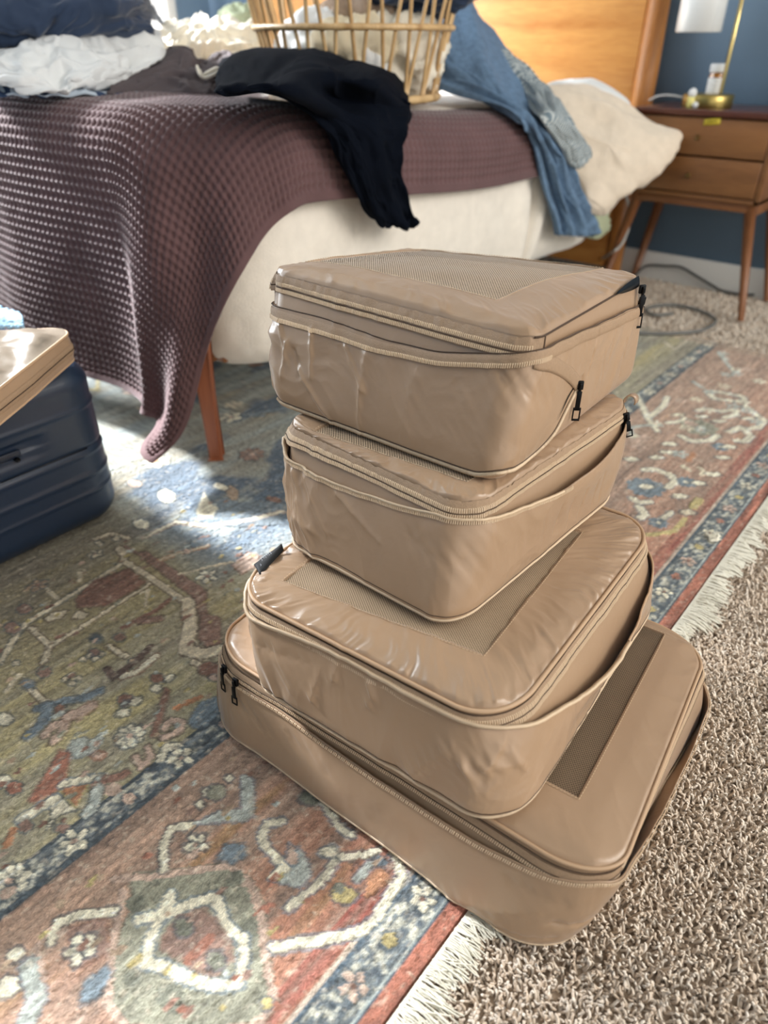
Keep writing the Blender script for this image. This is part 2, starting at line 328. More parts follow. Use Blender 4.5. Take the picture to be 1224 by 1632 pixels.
def rugart(tf=None, world=False):
    a = dict(tf=tf)
    # --- main border, nearest medallion ---
    poly([(205, 1395), (270, 1388), (350, 1378), (400, 1400), (420, 1450), (428, 1500), (432, 1560), (425, 1620), (330, 1650), (215, 1640), (180, 1600), (180, 1540), (195, 1480), (215, 1440)], 'g', 'G', **a)
    pline([(180, 1400), (240, 1398), (300, 1388), (370, 1380), (400, 1410), (418, 1470), (425, 1540), (440, 1600), (400, 1640), (300, 1646), (200, 1640), (172, 1600), (178, 1520), (188, 1460), (197, 1420)], .0045, 'p', None, **a)
    for c in ((215, 1440, .012), (375, 1402, .012), (270, 1590, .016), (395, 1480, .012), (210, 1560, .009)): blob(c[:2], c[2], c[2]*.8, 'G', outline=None, **a)
    pline([(222, 1465), (255, 1458), (272, 1425), (270, 1455), (300, 1442), (342, 1428), (352, 1450), (358, 1475), (388, 1497), (388, 1530), (380, 1568), (340, 1570), (300, 1560), (262, 1540), (232, 1535), (238, 1500), (250, 1475), (258, 1460)], .0052, 'w', 'b', **a)
    poly([(262, 1490), (285, 1462), (325, 1450), (345, 1470), (365, 1500), (370, 1530), (345, 1552), (318, 1548), (285, 1525), (258, 1510)], 'P', 'R', **a)
    blob((293, 1478), .010, .008, 'G', **a); blob((345, 1530), .010, .008, 'G', **a); pline([(300, 1530), (335, 1495)], .005, 'r', None, **a)
    pline([(80, 1500), (92, 1470), (125, 1458), (182, 1452)], .0045, 'w', 'B', **a); poly([(105, 1480), (170, 1465), (172, 1520), (130, 1540)], 'P', 'R', **a)
    flower((128, 1512), .016, 'w', 5, **a); pline([(260, 1385), (262, 1345), (272, 1320), (306, 1315)], .0045, 'w', 'B', **a); flower((312, 1345), .014, 'w', 5, **a)
    blob((330, 1262), .007, .006, 'w', **a); blob((365, 1240), .006, .0045, 'w', **a); blob((318, 1281), .006, .0045, 'w', **a); blob((345, 1262), .012, .010, 'g', **a)
    poly([(312, 1312), (345, 1295), (385, 1290), (385, 1235), (403, 1240), (404, 1300), (385, 1308), (345, 1310)], 'l', 'b', **a)
    poly([(345, 1370), (358, 1345), (388, 1345), (392, 1365), (370, 1375)], 'b', 'B', **a); poly([(128, 1590), (135, 1565), (165, 1540), (180, 1550), (155, 1590), (130, 1600)], 'b', 'B', **a)
    # flame palmette right of the medallion
    pline([(448, 1308), (425, 1312), (416, 1332), (425, 1352), (440, 1365), (455, 1385)], .0048, 'w', 'b', **a)
    poly([(428, 1400), (445, 1380), (462, 1385), (475, 1350), (488, 1368), (495, 1395), (478, 1412), (450, 1406)], 'l', 'b', **a)
    pline([(432, 1398), (450, 1384), (465, 1388)], .004, 'w', None, **a); poly([(462, 1345), (475, 1362), (470, 1380), (455, 1370)], 'p', 'b', **a)
    pline([(460, 1445), (490, 1422), (520, 1395), (534, 1370), (530, 1352), (515, 1358)], .0048, 'w', 'b', **a); blob((525, 1358), .008, .006, 'w', **a)
    pline([(545, 1365), (580, 1362), (615, 1352)], .0042, 'w', 'B', **a); pline([(628, 1358), (642, 1395), (625, 1420), (602, 1460), (580, 1482), (540, 1493), (490, 1500), (438, 1510)], .0056, 'w', 'b', **a)
    poly([(585, 1400), (600, 1382), (618, 1385), (622, 1400), (600, 1420), (582, 1430)], 'o', 'R', **a); blob((548, 1425), .014, .010, 'y', ang=.5, **a); blob((540, 1415), .007, .006, 'G', outline=None, **a)
    pline([(568, 1400), (592, 1375)], .004, 'l', 'b', **a); blob((608, 1372), .008, .006, 'b', **a)
    pline([(515, 1278), (530, 1302), (550, 1325), (560, 1330)], .004, 'w', 'b', **a); blob((492, 1272), .012, .009, 'G', ang=.3, **a); blob((425, 1600), .005, .005, 'y', **a)
    # left of the medallion
    blob((25, 1520), .008, .007, 'w', **a); blob((12, 1572), .011, .009, 'w', **a); pline([(45, 1540), (60, 1590), (40, 1632)], .008, 'l', 'b', **a); pline([(70, 1560), (60, 1510), (80, 1480)], .003, 'p', None, **a)
rugart()
def fieldart():
    # angular vine lattice in the khaki field
    pline([(0, 1055), (20, 1020), (42, 992), (190, 900), (200, 890)], .0042, 'W', 'B'); pline([(200, 875), (196, 893), (232, 915), (290, 955), (305, 960)], .006, 'W', 'k')
    pline([(190, 873), (196, 882)], .007, 'W', 'k'); pline([(300, 958), (303, 1000), (296, 1035), (320, 1042), (352, 1035)], .011, 'W', 'k')
    pline([(50, 1000), (80, 1030), (68, 1055)], .0042, 'W', 'k'); pline([(80, 1030), (238, 930)], .0032, 'W', 'k')
    poly([(215, 880), (232, 878), (330, 942), (328, 965), (335, 1000), (320, 990), (312, 955)], 'P', 'k'); poly([(322, 975), (350, 985), (352, 1025), (330, 1030), (316, 1018)], 'P', 'k')
    poly([(120, 955), (150, 925), (205, 905), (232, 928), (170, 965), (125, 968)], 'R', 'k'); pline([(10, 1100), (30, 1075)], .004, 'W', None)
    poly([(70, 985), (85, 975), (108, 972), (95, 985), (75, 990)], 'W', 'k'); poly([(115, 985), (125, 972), (138, 978), (132, 985)], 'W', 'k')
    pline([(232, 965), (236, 940), (225, 945)], .003, 'W', None); pline([(195, 1000), (245, 975), (270, 955)], .005, 'R', None); pline([(225, 990), (255, 985)], .007, 'P', 'k')
    blob((152, 1016), .011, .008, 'B'); blob((190, 1015), .010, .008, 'P'); pline([(172, 1028), (200, 1045)], .004, 'W', 'k'); blob((150, 1040), .010, .008, 'P')
    for c in ((132, 1050), (142, 1045), (152, 1049), (162, 1042), (25, 1055), (103, 1082), (113, 1075), (115, 1088), (125, 1080)): blob(c, .0045, .0038, 'W')
    blob((210, 1053), .005, .004, 't'); pline([(195, 1078), (222, 1068), (242, 1050), (248, 1045)], .0048, 'w', 'R'); pline([(170, 1065), (180, 1080), (215, 1055), (240, 1030)], .006, 'k', None)
    pline([(310, 1055), (322, 1062), (358, 1058)], .005, 'W', 'k'); blob((250, 1080), .010, .008, 'R'); blob((248, 1096), .008, .006, 'w'); blob((270, 1080), .006, .007, 'w')
    blob((200, 1115), .012, .010, 'R'); blob((195, 1135), .009, .007, 'w', ang=.6); blob((217, 1116), .007, .008, 'w'); blob((198, 1120), .004, .004, 'l'); pline([(265, 1100), (255, 1140), (245, 1170)], .0042, 'R', 'k')
    pline([(330, 1065), (345, 1070)], .013, 'R', 'k'); blob((340, 1080), .006, .005, 'p'); poly([(300, 1150), (318, 1120), (350, 1108), (362, 1120), (330, 1155), (310, 1160)], 'b', 'B')
    pline([(280, 1128), (320, 1110)], .004, 'o', None); pline([(50, 1100), (75, 1120)], .0042, 'W', 'k'); blob((70, 1070), .012, .009, 'P'); blob((45, 1090), .013, .007, 'b')
    pline([(60, 1128), (95, 1118), (140, 1110), (160, 1100)], .006, 'b', 'B'); pline([(75, 1125), (70, 1150), (45, 1172)], .0075, 'b', 'B')
    pline([(72, 1170), (85, 1155), (105, 1150), (100, 1165), (85, 1180)], .006, 'p', 'k'); pline([(110, 1140), (130, 1135), (145, 1125)], .008, 'p', 'R'); blob((95, 1130), .009, .007, 'R')
    flower((206, 1173), .019, 'w', 9, 'p'); pline([(260, 1175), (285, 1165), (290, 1150), (270, 1148), (262, 1160)], .005, 'p', 'k')
    pline([(256, 1210), (262, 1192), (285, 1188)], .005, 'w', 'B'); pline([(215, 1205), (225, 1222), (240, 1205), (235, 1190)], .0042, 'p', 'k'); blob((155, 1202), .009, .006, 'p', ang=.5, outline='r')
    pline([(108, 1205), (120, 1185), (130, 1180), (125, 1200), (140, 1195), (155, 1180)], .006, 'l', 'b'); poly([(45, 1275), (75, 1230), (95, 1195), (110, 1200), (105, 1240), (85, 1265), (55, 1278)], 'r', 'R')
    poly([(65, 1280), (92, 1266), (120, 1290), (95, 1295), (75, 1320), (85, 1290)], 'w', 'B'); pline([(32, 1305), (60, 1288), (90, 1272)], .006, 'w', 'b'); poly([(100, 1255), (140, 1248), (120, 1285), (98, 1262)], 'o', 'y')
    pline([(100, 1250), (130, 1242), (160, 1238)], .005, 'w', 'b'); pline([(158, 1245), (150, 1280), (138, 1295)], .007, 'l', 'B'); pline([(168, 1243), (185, 1238), (200, 1232)], .006, 'R', 'k'); blob((180, 1258), .011, .010, 'p', outline=None)
    blob((100, 1320), .008, .005, 'P', ang=.5); blob((40, 1315), .009, .007, 'P'); blob((5, 1245), .009, .008, 'w'); blob((22, 1255), .010, .008, 'r'); flower((14, 1405), .022, 'w', 8, 'p'); blob((8, 1145), .012, .008, 'w')
    pline([(12, 1345), (20, 1325)], .006, 'o', None)
    # darker shaded far field
    pline([(150, 858), (178, 850), (205, 858)], .0042, 'W', 'k'); blob((158, 865), .008, .0055, 'W'); blob((185, 858), .008, .0055, 'W'); flower((152, 882), .012, 'W', 5, 'P'); pline([(127, 912), (127, 925)], .0042, 'W', None)
    pline([(72, 935), (90, 952)], .0042, 'W', None); flower((60, 932), .017, 't', 5, 'P'); blob((38, 970), .013, .010, 'P'); blob((20, 1000), .016, .010, 'P')
    # sunlit part by the bed
    flower((250, 735), .03, 'w', 7, 'o'); pline([(255, 892), (290, 880), (330, 870)], .003, 'W', 'o'); pline([(285, 915), (325, 905), (370, 895)], .003, 'W', None); blob((310, 868), .010, .006, 'b'); blob((298, 878), .008, .006, 'p')
    flower((330, 918), .018, 'w', 5, 'P'); poly([(370, 900), (395, 880), (415, 885), (405, 905), (385, 915)], 'p', 'R'); poly([(300, 820), (330, 785), (380, 800), (450, 800), (450, 835), (380, 840), (310, 835)], 'b', None)
    poly([(312, 815), (325, 785), (335, 800), (348, 810), (338, 825), (318, 828)], 'w', 'b'); pline([(230, 855), (280, 832), (330, 838), (400, 828), (450, 815)], .004, 'w', 'p'); blob((370, 785), .03, .012, 't', ang=-.5); blob((225, 835), .02, .012, 'w'); blob((265, 790), .03, .016, 'w', ang=-.3); blob((352, 775), .02, .01, 'w')
    pline([(200, 870), (215, 880)], .004, 'P', None); blob((205, 720), .02, .012, 'w'); blob((215, 770), .02, .012, 'p')
fieldart()
# scattered blossoms in the rest of the field and far border (world metres)
rr = random.Random(5)
for k in range(150):
    x = rr.uniform(-2.6, -.68); y = rr.uniform(.78, 2.3)
    f = rr.choice('wwWplbRPyo'); s = rr.uniform(.012, .03)
    if rr.random() < .35: flower((x, y), s*1.1, f, rr.choice((5, 6, 8)), world=True)
    elif rr.random() < .5: blob((x, y), s, s*.5, f, rr.uniform(0, 3), world=True)
    else: pline([(x, y), (x+rr.uniform(-.06, .06), y+rr.uniform(-.06, .06)), (x+rr.uniform(-.1, .1), y+rr.uniform(0, .12))], .005, f, world=True)
for k in range(16):                                                         # guard stripe flowers
    flower((-.599, -.02+k*.155), .017, 'w', 5, 'p', world=True); flower((-.237, .235+k*.115), .015, 'w' if k % 2 else 'p', 5, 'R', world=True)
    blob((-.599, .055+k*.155), .008, .008, 'p', world=True); blob((-.237, .292+k*.115), .008, .008, 'r' if k % 2 else 'y', world=True)
def farborder():
    s = .2819; g = lambda q: [(990+a*s, 500+b*s) for a, b in q]
    for q, w, c in (([(95, 470), (150, 590), (240, 520), (260, 470)], .007, 'w'), ([(150, 590), (205, 660)], .007, 'w'), ([(260, 615), (330, 610), (355, 590)], .006, 'w'), ([(55, 690), (60, 640), (130, 630), (230, 630)], .006, 'l'),
                    ([(480, 440), (530, 480), (700, 500), (690, 470), (560, 440), (480, 440)], .007, 'w'), ([(700, 520), (805, 600), (780, 640), (700, 650)], .008, 'w'), ([(610, 665), (680, 640), (735, 690), (700, 720), (650, 715)], .008, 'w'),
                    ([(430, 545), (480, 535), (560, 550), (650, 540), (650, 570), (590, 585)], .007, 'w'), ([(340, 690), (400, 720), (500, 715), (545, 690)], .008, 'w'), ([(130, 880), (200, 880), (280, 910), (305, 950), (260, 980)], .008, 'w'),
                    ([(400, 380), (460, 420)], .006, 'l'), ([(600, 260), (550, 220), (640, 330)], .006, 'l'), ([(60, 1040), (100, 1065), (160, 1060)], .007, 'w'), ([(100, 1090), (135, 1130), (110, 1150)], .008, 'w'), ([(150, 1250), (300, 1230), (330, 1200), (360, 1160)], .006, 'y'),
                    ([(440, 870), (470, 890), (460, 910)], .006, 'W'), ([(350, 860), (385, 885)], .006, 'W'), ([(410, 1090), (440, 1050)], .010, 'y'), ([(210, 1170), (260, 1140), (280, 1120)], .006, 'w'), ([(380, 830), (410, 790)], .006, 'o')):
        pline(g(q), w, c, 'b' if c == 'w' else None)
    for q, rx, c in (((140, 980), .04, 'b'), ((440, 640), .045, 'g'), ((370, 950), .022, 'b'), ((210, 1180), .02, 'b'), ((560, 750), .02, 'b')): flower(g([q])[0], rx, c, 9, 'w', outline=None)
    for q, c in (((140, 975), 'w'), ((330, 1030), 'w'), ((435, 955), 'w'), ((520, 905), 'w'), ((575, 810), 'w'), ((715, 590), 'w'), ((460, 580), 'w'), ((550, 605), 'w'), ((275, 735), 'w'), ((200, 810), 'w'), ((610, 750), 'w'), ((325, 570), 'W'), ((75, 690), 'w'), ((60, 820), 'w'), ((375, 1120), 'W'), ((260, 780), 'w')):
        blob(g([q])[0], .016, .009, c, ang=.7)
    for k in range(26):
        x = rr.uniform(-.54, -.31); y = rr.uniform(1.5, 2.3); flower((x, y), .018, rr.choice('wWlp'), 5, world=True, outline=None)
farborder()
for k in range(420):
    x = rr.uniform(-1.1, -.27); y = rr.uniform(.0, .75); x0_ = x > -.57
    if -.63 < x < -.57: continue
    blob((x, y), rr.uniform(.0018, .0045), rr.uniform(.003, .009), rr.choice('pPRtrly' if x0_ else 'yPtpgRl'), rr.uniform(-.2, .2)+0, None, True)
# end border of the rug near the nightstand
m = Y > 2.30; C_[m] = mixc(C_, hexc('a58d78'), .6+.4*n3)[m]
gx = np.repeat(np.repeat(RNG.uniform(0, 1, (nx//2+1, ny//2+1)), 2, 0), 2, 1)[:nx, :ny]
lum_ = C_.mean(-1, keepdims=True); C_ = lum_+(C_-lum_)*.72; C_ = C_*np.array([1.18, 1.17, 1.08])+.015; n5 = fbm(X*330, Y*16, 91, 2); C_ = C_*(1+.42*n5[..., None])
fk = fbm(X*210, Y*150, 66, 2); C_ = mixc(C_, hexc('d8cdb8'), np.clip(fk*1.6-.42, 0, .5)); C_ = mixc(C_, hexc('4a4640'), np.clip(-fk*1.6-.42, 0, .45))
C_ = np.clip(C_*(.86+.36*gx[..., None]+.26*n3[..., None]), 0, 1)
Z = .0*X+RZ+.0016*(gx-.5)+.0006*n4+.0004*n3*2
Z[0, :] = Z[:, 0] = Z[-1, :] = Z[:, -1] = ZF
Z[1, :] = Z[:, 1] = Z[-2, :] = Z[:, -2] = -.003
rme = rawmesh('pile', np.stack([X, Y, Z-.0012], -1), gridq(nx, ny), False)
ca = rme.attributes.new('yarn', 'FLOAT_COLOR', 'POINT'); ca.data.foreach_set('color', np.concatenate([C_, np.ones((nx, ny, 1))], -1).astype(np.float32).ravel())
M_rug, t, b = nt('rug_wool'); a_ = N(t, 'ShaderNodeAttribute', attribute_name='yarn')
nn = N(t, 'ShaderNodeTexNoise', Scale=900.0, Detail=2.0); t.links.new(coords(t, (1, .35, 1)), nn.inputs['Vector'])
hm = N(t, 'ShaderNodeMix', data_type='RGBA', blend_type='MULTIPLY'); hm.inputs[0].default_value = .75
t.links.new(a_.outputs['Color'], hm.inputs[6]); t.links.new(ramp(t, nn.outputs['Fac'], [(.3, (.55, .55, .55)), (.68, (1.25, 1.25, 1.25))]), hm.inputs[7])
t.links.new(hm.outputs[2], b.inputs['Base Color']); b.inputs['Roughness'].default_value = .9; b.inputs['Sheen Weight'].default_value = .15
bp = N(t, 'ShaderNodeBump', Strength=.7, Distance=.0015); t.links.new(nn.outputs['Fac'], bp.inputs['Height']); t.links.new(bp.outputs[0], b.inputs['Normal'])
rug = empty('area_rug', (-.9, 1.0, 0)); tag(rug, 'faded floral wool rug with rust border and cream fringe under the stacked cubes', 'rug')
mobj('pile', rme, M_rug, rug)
# fringe: knotted cotton strands along the long edge
M_cot = mat('cotton_fringe', 'f2eedd', .9, noise=.08, nscale=300, sheen=.2)
VV = []; QQ = []; off = 0; y = -.1
while y < 2.35:
    near = y < 1.1; y += RNG.uniform(.0005, .0010) if near else RNG.uniform(.0016, .0026); L = RNG.uniform(.030, .050)*(1.0 if near else .95)
    r = RNG.uniform(.0006, .0010) if near else .0018; g = 1.0+.6*vnoise(np.array(y*45), np.array(0.), 3)
    tt = np.linspace(0, 1, 7 if near else 4); ly = (RNG.normal(0, .0040)+.014*vnoise(np.array(y*28.), np.array(1.), 4)); sw = RNG.uniform(-.003, .003)
    if near and RNG.random() < .12: ly += RNG.normal(0, .012)
    P_ = np.stack([-.190+L*tt*g*.95, y+ly*tt**1.5+sw*np.sin(tt*5), .0006+.0045*np.sin(tt*2.6)*RNG.uniform(.2, 1.3)-.001*tt], 1)
    v, q = tube_vq(P_, r, 3, cap=False); VV.append(v); QQ.append(q+off); off += len(v)
fo = mobj('fringe', rawmesh('fringe', np.vstack(VV), np.vstack(QQ)), M_cot, rug); fo['kind'] = 'stuff'; fo['label'] = 'cream cotton fringe'
MB().tube([(-.187, -.1, 0), (-.187, 2.35, 0)], .0016, 6).build('selvedge', M_cot, rug)
# a clump of cream thread caught on the rug edge
ck = []; 
mbk = MB()
for k in range(10):
    c0 = atz(1140+RNG.uniform(-9, 9), 857+RNG.uniform(-4, 4), .003); a = RNG.uniform(0, 6.28, 6)
    mbk.tube(crom([c0+np.array([math.cos(x)*.008, math.sin(x)*.008, RNG.uniform(0, .005)]) for x in a], 16), .0012, 4)
tag(mbk.build('thread_clump', M_cot), 'small tangled clump of cream thread on the rug edge', 'thread')
# ---------------- packing cubes ----------------
def nylon(name, col, twill=True):
    m, t, b = nt(name); co = coords(t)
    n = N(t, 'ShaderNodeTexNoise', Scale=5.0, Detail=2.0); t.links.new(co, n.inputs['Vector']); c = srgb(col)
    t.links.new(ramp(t, n.outputs['Fac'], [(.3, tuple(x*.95 for x in c)), (.7, tuple(x*1.05 for x in c))]), b.inputs['Base Color'])
    b.inputs['Roughness'].default_value = .31; b.inputs['Specular IOR Level'].default_value = .6; b.inputs['Sheen Weight'].default_value = .25; b.inputs['Sheen Roughness'].default_value = .35
    w = N(t, 'ShaderNodeTexNoise', Scale=1400.0, Detail=1.0); t.links.new(coords(t, (1, 1, .4)), w.inputs['Vector'])
    w2 = N(t, 'ShaderNodeTexNoise', Scale=38.0, Detail=3.0, Distortion=.6); t.links.new(co, w2.inputs['Vector'])
    b1 = N(t, 'ShaderNodeBump', Strength=.10, Distance=.0004); t.links.new(w.outputs['Fac'], b1.inputs['Height'])
    b2 = N(t, 'ShaderNodeBump', Strength=.16, Distance=.004); t.links.new(w2.outputs['Fac'], b2.inputs['Height']); t.links.new(b1.outputs[0], b2.inputs['Normal'])
    t.links.new(b2.outputs[0], b.inputs['Normal']); return m
M_tan = nylon('tan_nylon', 'a98c70'); M_tape = mat('zipper_tape', 'a0856a', .7, noise=.08, nscale=400, bump=.6, bscale=900)
M_teeth = mat('zipper_teeth', 'dcc3a4', .45); M_seam = mat('painted_seam_shadow', '4a382a', .8); M_pipe = mat('piping_cord', 'c0a080', .5)  # M_seam: dark brown painted as the shade in zip and seam gaps
M_black = mat('black_metal', '0c0e12', .32, metal=.6); M_thread = mat('tan_thread', 'd6bd9c', .7)
M_lining = mat('dark_folded_clothes', '57493a', .9, noise=.2, nscale=25); M_lining2 = mat('light_folded_clothes', '7d6c5a', .9, noise=.15, nscale=25)
def netmat(name, col, per=.0025, fill=.58):
    m, t, b = nt(name); uvn = N(t, 'ShaderNodeUVMap'); sx = N(t, 'ShaderNodeSeparateXYZ'); t.links.new(uvn.outputs[0], sx.inputs[0])
    def mm(op, a, bb, c=None):
        n = N(t, 'ShaderNodeMath', operation=op)
        for i, v in enumerate((a, bb, c)):
            if v is None: continue
            if isinstance(v, (int, float)): n.inputs[i].default_value = v
            else: t.links.new(v, n.inputs[i])
        return n.outputs[0]
    k = 2*math.pi/per
    a = mm('SINE', mm('MULTIPLY', mm('ADD', sx.outputs[0], sx.outputs[1]), k*.72), 0); c = mm('SINE', mm('MULTIPLY', mm('SUBTRACT', sx.outputs[0], sx.outputs[1]), k*.72), 0)
    hole = mm('LESS_THAN', mm('MAXIMUM', a, c), fill)          # threads where either wave is high
    tr = N(t, 'ShaderNodeBsdfTransparent'); mx = N(t, 'ShaderNodeMixShader'); t.links.new(hole, mx.inputs[0]); t.links.new(b.outputs[0], mx.inputs[1]); t.links.new(tr.outputs[0], mx.inputs[2])
    t.links.new(mx.outputs[0], t.nodes['Material Output'].inputs[0]); b.inputs['Base Color'].default_value = (*srgb(col), 1); b.inputs['Roughness'].default_value = .5
    b.inputs['Sheen Weight'].default_value = .3
    return m
M_net = netmat('tan_mesh_net', 'c9ae8e')
M_net2 = netmat('brown_mesh_net', '8a7359')
def smooth(a, b, x):
    t = np.clip((x-a)/(b-a), 0, 1); return t*t*(3-2*t)
class Cube:
    def __init__(s, name, bot, zb, top, zt, rho=.2, bulge=.006, dome=.012, seed=0, zbot=None, dB=(0,0,0)):
        s.name = name; L, Fc, R = [atz(*p, zb) for p in bot]; s.b = np.array([L, Fc, R, L+R-Fc])
        L, Fc, R = [atz(*p, zt) for p in top]; s.t = np.array([L, Fc, R, L+R-Fc+np.array(dB)]); s.rho = rho; s.bulge = bulge; s.dome = dome; s.seed = seed
        s.h = zt-zb; s.wr = []; s.wamp = .0016
        if zbot is not None: s.b[:, 2] += np.array(zbot)
        s.Ls = np.linalg.norm(s.b[1]-s.b[0]); s.Lt = np.linalg.norm(s.b[2]-s.b[1])
        s.skirt_u = None
        uu = np.linspace(-.6, 2.35, 900); vv = np.linspace(0, 1.0, 80); U, V = np.meshgrid(uu, vv, indexing='ij'); Pp = s.wall(U, V, 0, raw=True)
        s.cu = U.ravel(); s.cv = V.ravel(); s.cp = proj(Pp.reshape(-1, 3))
        nrm = s.nout(U); vis = ((CP-Pp)*nrm).sum(-1).ravel() > -.02; s.cu = s.cu[vis]; s.cv = s.cv[vis]; s.cp = s.cp[vis]
        ss, tt = np.meshgrid(np.linspace(-1, 1, 240), np.linspace(-1, 1, 240), indexing='ij'); s.ts = ss.ravel(); s.tt = tt.ravel(); s.tp = proj(s.topP(ss, tt).reshape(-1, 3))
    def sq(s, u, rho=None, sharp=False):
        rho = s.rho if rho is None else rho; u = np.mod(u, 4.0); k = np.floor(u).astype(int); f = u-k; w = 2*f-1
        S = np.choose(k, [w, 1+0*w, -w, -1+0*w]); T = np.choose(k, [-1+0*w, w, 1+0*w, -w])
        if sharp: return S, T
        a = np.clip((np.abs(w)-(1-rho))/rho, 0, 1); th = (1-a)*math.pi/4+math.pi/4   # angle measured from the corner bisector
        # position inside a corner arc
        inc = np.abs(w) > 1-rho; prim = 1-rho+rho*np.cos(th); sec = 1-rho+rho*np.sin(th); sg = np.sign(w)
        S2 = np.choose(k, [sg*prim, sec, -sg*prim, -sec]); T2 = np.choose(k, [-sec, sg*prim, sec, -sg*prim])
        return np.where(inc, S2, S), np.where(inc, T2, T)
    def bil(s, c, S, T):
        a = (1-S)/2; b = (1+S)/2; d = (1-T)/2; e = (1+T)/2
        return (a*d)[..., None]*c[0]+(b*d)[..., None]*c[1]+(b*e)[..., None]*c[2]+(a*e)[..., None]*c[3]
    def nout(s, u):
        e = .02; S, T = s.sq(u-e); S2, T2 = s.sq(u+e); d = s.bil(s.b, S2, T2)-s.bil(s.b, S, T); n = np.stack([d[..., 1], -d[..., 0], 0*d[..., 0]], -1)
        return n/(np.linalg.norm(n, axis=-1)[..., None]+1e-9)
    def wrinkle(s, u, v):
        um = u*np.where(True, (s.Ls+s.Lt)/2, 0); vm = v*s.h; d = 0*um
        sd = s.seed*13.7
        uu = np.mod(u, 4.0)*(s.Ls+s.Lt)/2
        fade = smooth(0, .12, v)*smooth(1.02, .86, v)
        wx = uu*16+1.3*fbm(uu*9, vm*9, sd+1, 2); wy = vm*12+1.3*fbm(uu*9, vm*9, sd+2, 2)
        left = smooth(.45, -.15, np.mod(u+.5, 4)-.5)
        d = d+s.wamp*(.55+2.0*left)*ridge(wx, wy, sd, 3)*fade + .0035*fbm(uu*7, vm*6, sd+3, 2)*fade
        for (x0, y0, x1, y1, w, amp) in s.wr:
            a = np.array([x0*(s.Ls+s.Lt)/2, y0*s.h]); b = np.array([x1*(s.Ls+s.Lt)/2, y1*s.h]); ab = b-a; L = ab@ab+1e-9
            um2 = (np.mod(u+.7, 4)-.7)*(s.Ls+s.Lt)/2; wob = .25*w*np.sin(((um2+vm)*300))
            t = np.clip(((um2-a[0])*ab[0]+(vm-a[1])*ab[1])/L, 0, 1); dist = np.hypot(um2-a[0]-t*ab[0], vm-a[1]-t*ab[1])
            sgn = np.sign(ab[0]*(vm-a[1])-ab[1]*(um2-a[0])+1e-9)
            d = d+amp*np.exp(-(np.abs(dist+wob)/w)**1.3)*(1-.5*t)*(1+.25*sgn*np.clip(dist/w, 0, 1))
        return d
    def wall(s, u, v, off=0.0, raw=False, rb=.18):
        S, T = s.sq(u); Pb = s.bil(s.b, S, T); Pt = s.bil(s.t, S, T); v_ = v[..., None] if np.ndim(v) else v
        P = Pb*(1-v_)+Pt*v_; n = s.nout(u); bl = s.bulge*np.sin(np.pi*np.clip(v, 0, 1))**.8
        ins = .010*(1-np.sqrt(np.clip(1-(1-np.clip(v/rb, 0, 1))**2, 0, 1)))
        d = bl-ins+off
        if not raw: d = d+s.wrinkle(u, v)
        return P+n*d[..., None]
    def topP(s, S, T, dz=0.0):
        P = s.bil(s.t, S, T); r = np.maximum(np.abs(S), np.abs(T)); P = P.copy()
        P[..., 2] += s.dome*(1-np.abs(S)**3)*(1-np.abs(T)**3)+dz+.004*smooth(1.0, .86, r)
        P[..., 2] += .004*fbm(S*1.6+9, T*1.6, s.seed+40, 2)*smooth(1.0, .8, r)
        return P
    def uv(s, pts):
        r = []
        for x, y in pts:
            i = np.argmin(((s.cp-np.array([x, y]))**2).sum(1)); r.append((s.cu[i], s.cv[i]))
        return np.array(r)
    def st(s, pts):
        r = []
        for x, y in pts:
            i = np.argmin(((s.tp-np.array([x, y]))**2).sum(1)); r.append((s.ts[i], s.tt[i]))
        return np.array(r)
    def vline(s, pts, back):
        """(u -> v) function from a traced line, closed round the unseen sides at height back"""
        q = s.uv(pts); q = q[np.argsort(q[:, 0])]; us = np.concatenate([[q[0, 0]-1.2+.0, ], q[:, 0], [min(q[-1, 0]+.5, 3.2)]]); vs = np.concatenate([[back], q[:, 1], [back]])
        us[0] = max(us[0], -.75)
        def f(u):
            uu = np.mod(u+.75, 4)-.75; return np.interp(uu, us, vs)
        ug = np.linspace(-.75, 3.25, 400); vg = f(ug); kz = np.exp(-np.linspace(-2, 2, 17)**2); kz /= kz.sum(); vg2 = np.convolve(np.r_[vg[-8:], vg, vg[:8]], kz, 'valid')
        return lambda u: np.interp(np.mod(u+.75, 4)-.75, ug, vg2)
    # ---- parts ----
    def body(s, root, inset=-.0015, v1=1.0):
        u = np.linspace(0, 4, 640, endpoint=False); v = np.linspace(0, 1, 30); U, V = np.meshgrid(u, v, indexing='ij')
        sw = s.wamp; s.wamp = .0006; w0 = s.wr; s.wr = []; P = s.wall(U, V, inset+0*U); s.wamp = sw; s.wr = w0
        lo = s.bil(s.b, *s.sq(u)); cen = s.b.mean(0); bt = np.stack([P[:, 0]*(1-k)+cen*k*np.array([1, 1, 1])+0 for k in (1.0, .5, .1)], 1)
        grid('body', np.concatenate([bt, P], 1), M_tan, root, cu=True)
    def skirt(s, root, vf, gap, base=.0012, rim=True, nv=64, nu=1100):
        u = np.linspace(0, 4, nu, endpoint=False); k = np.linspace(0, 1, nv); U, K = np.meshgrid(u, k, indexing='ij'); vt = vf(U); V = K*vt
        g = gap(U)*smooth(.15, 1, K)**1.5; P = s.wall(U, V, base+g); s.skirt_rim = P[:, -1]
        inn = P[:, ::-1]-s.nout(U)*(.0016); P2 = np.concatenate([P, inn[:, :30]], 1)
        return grid('compression_panel', P2, M_tan, root, cu=True)
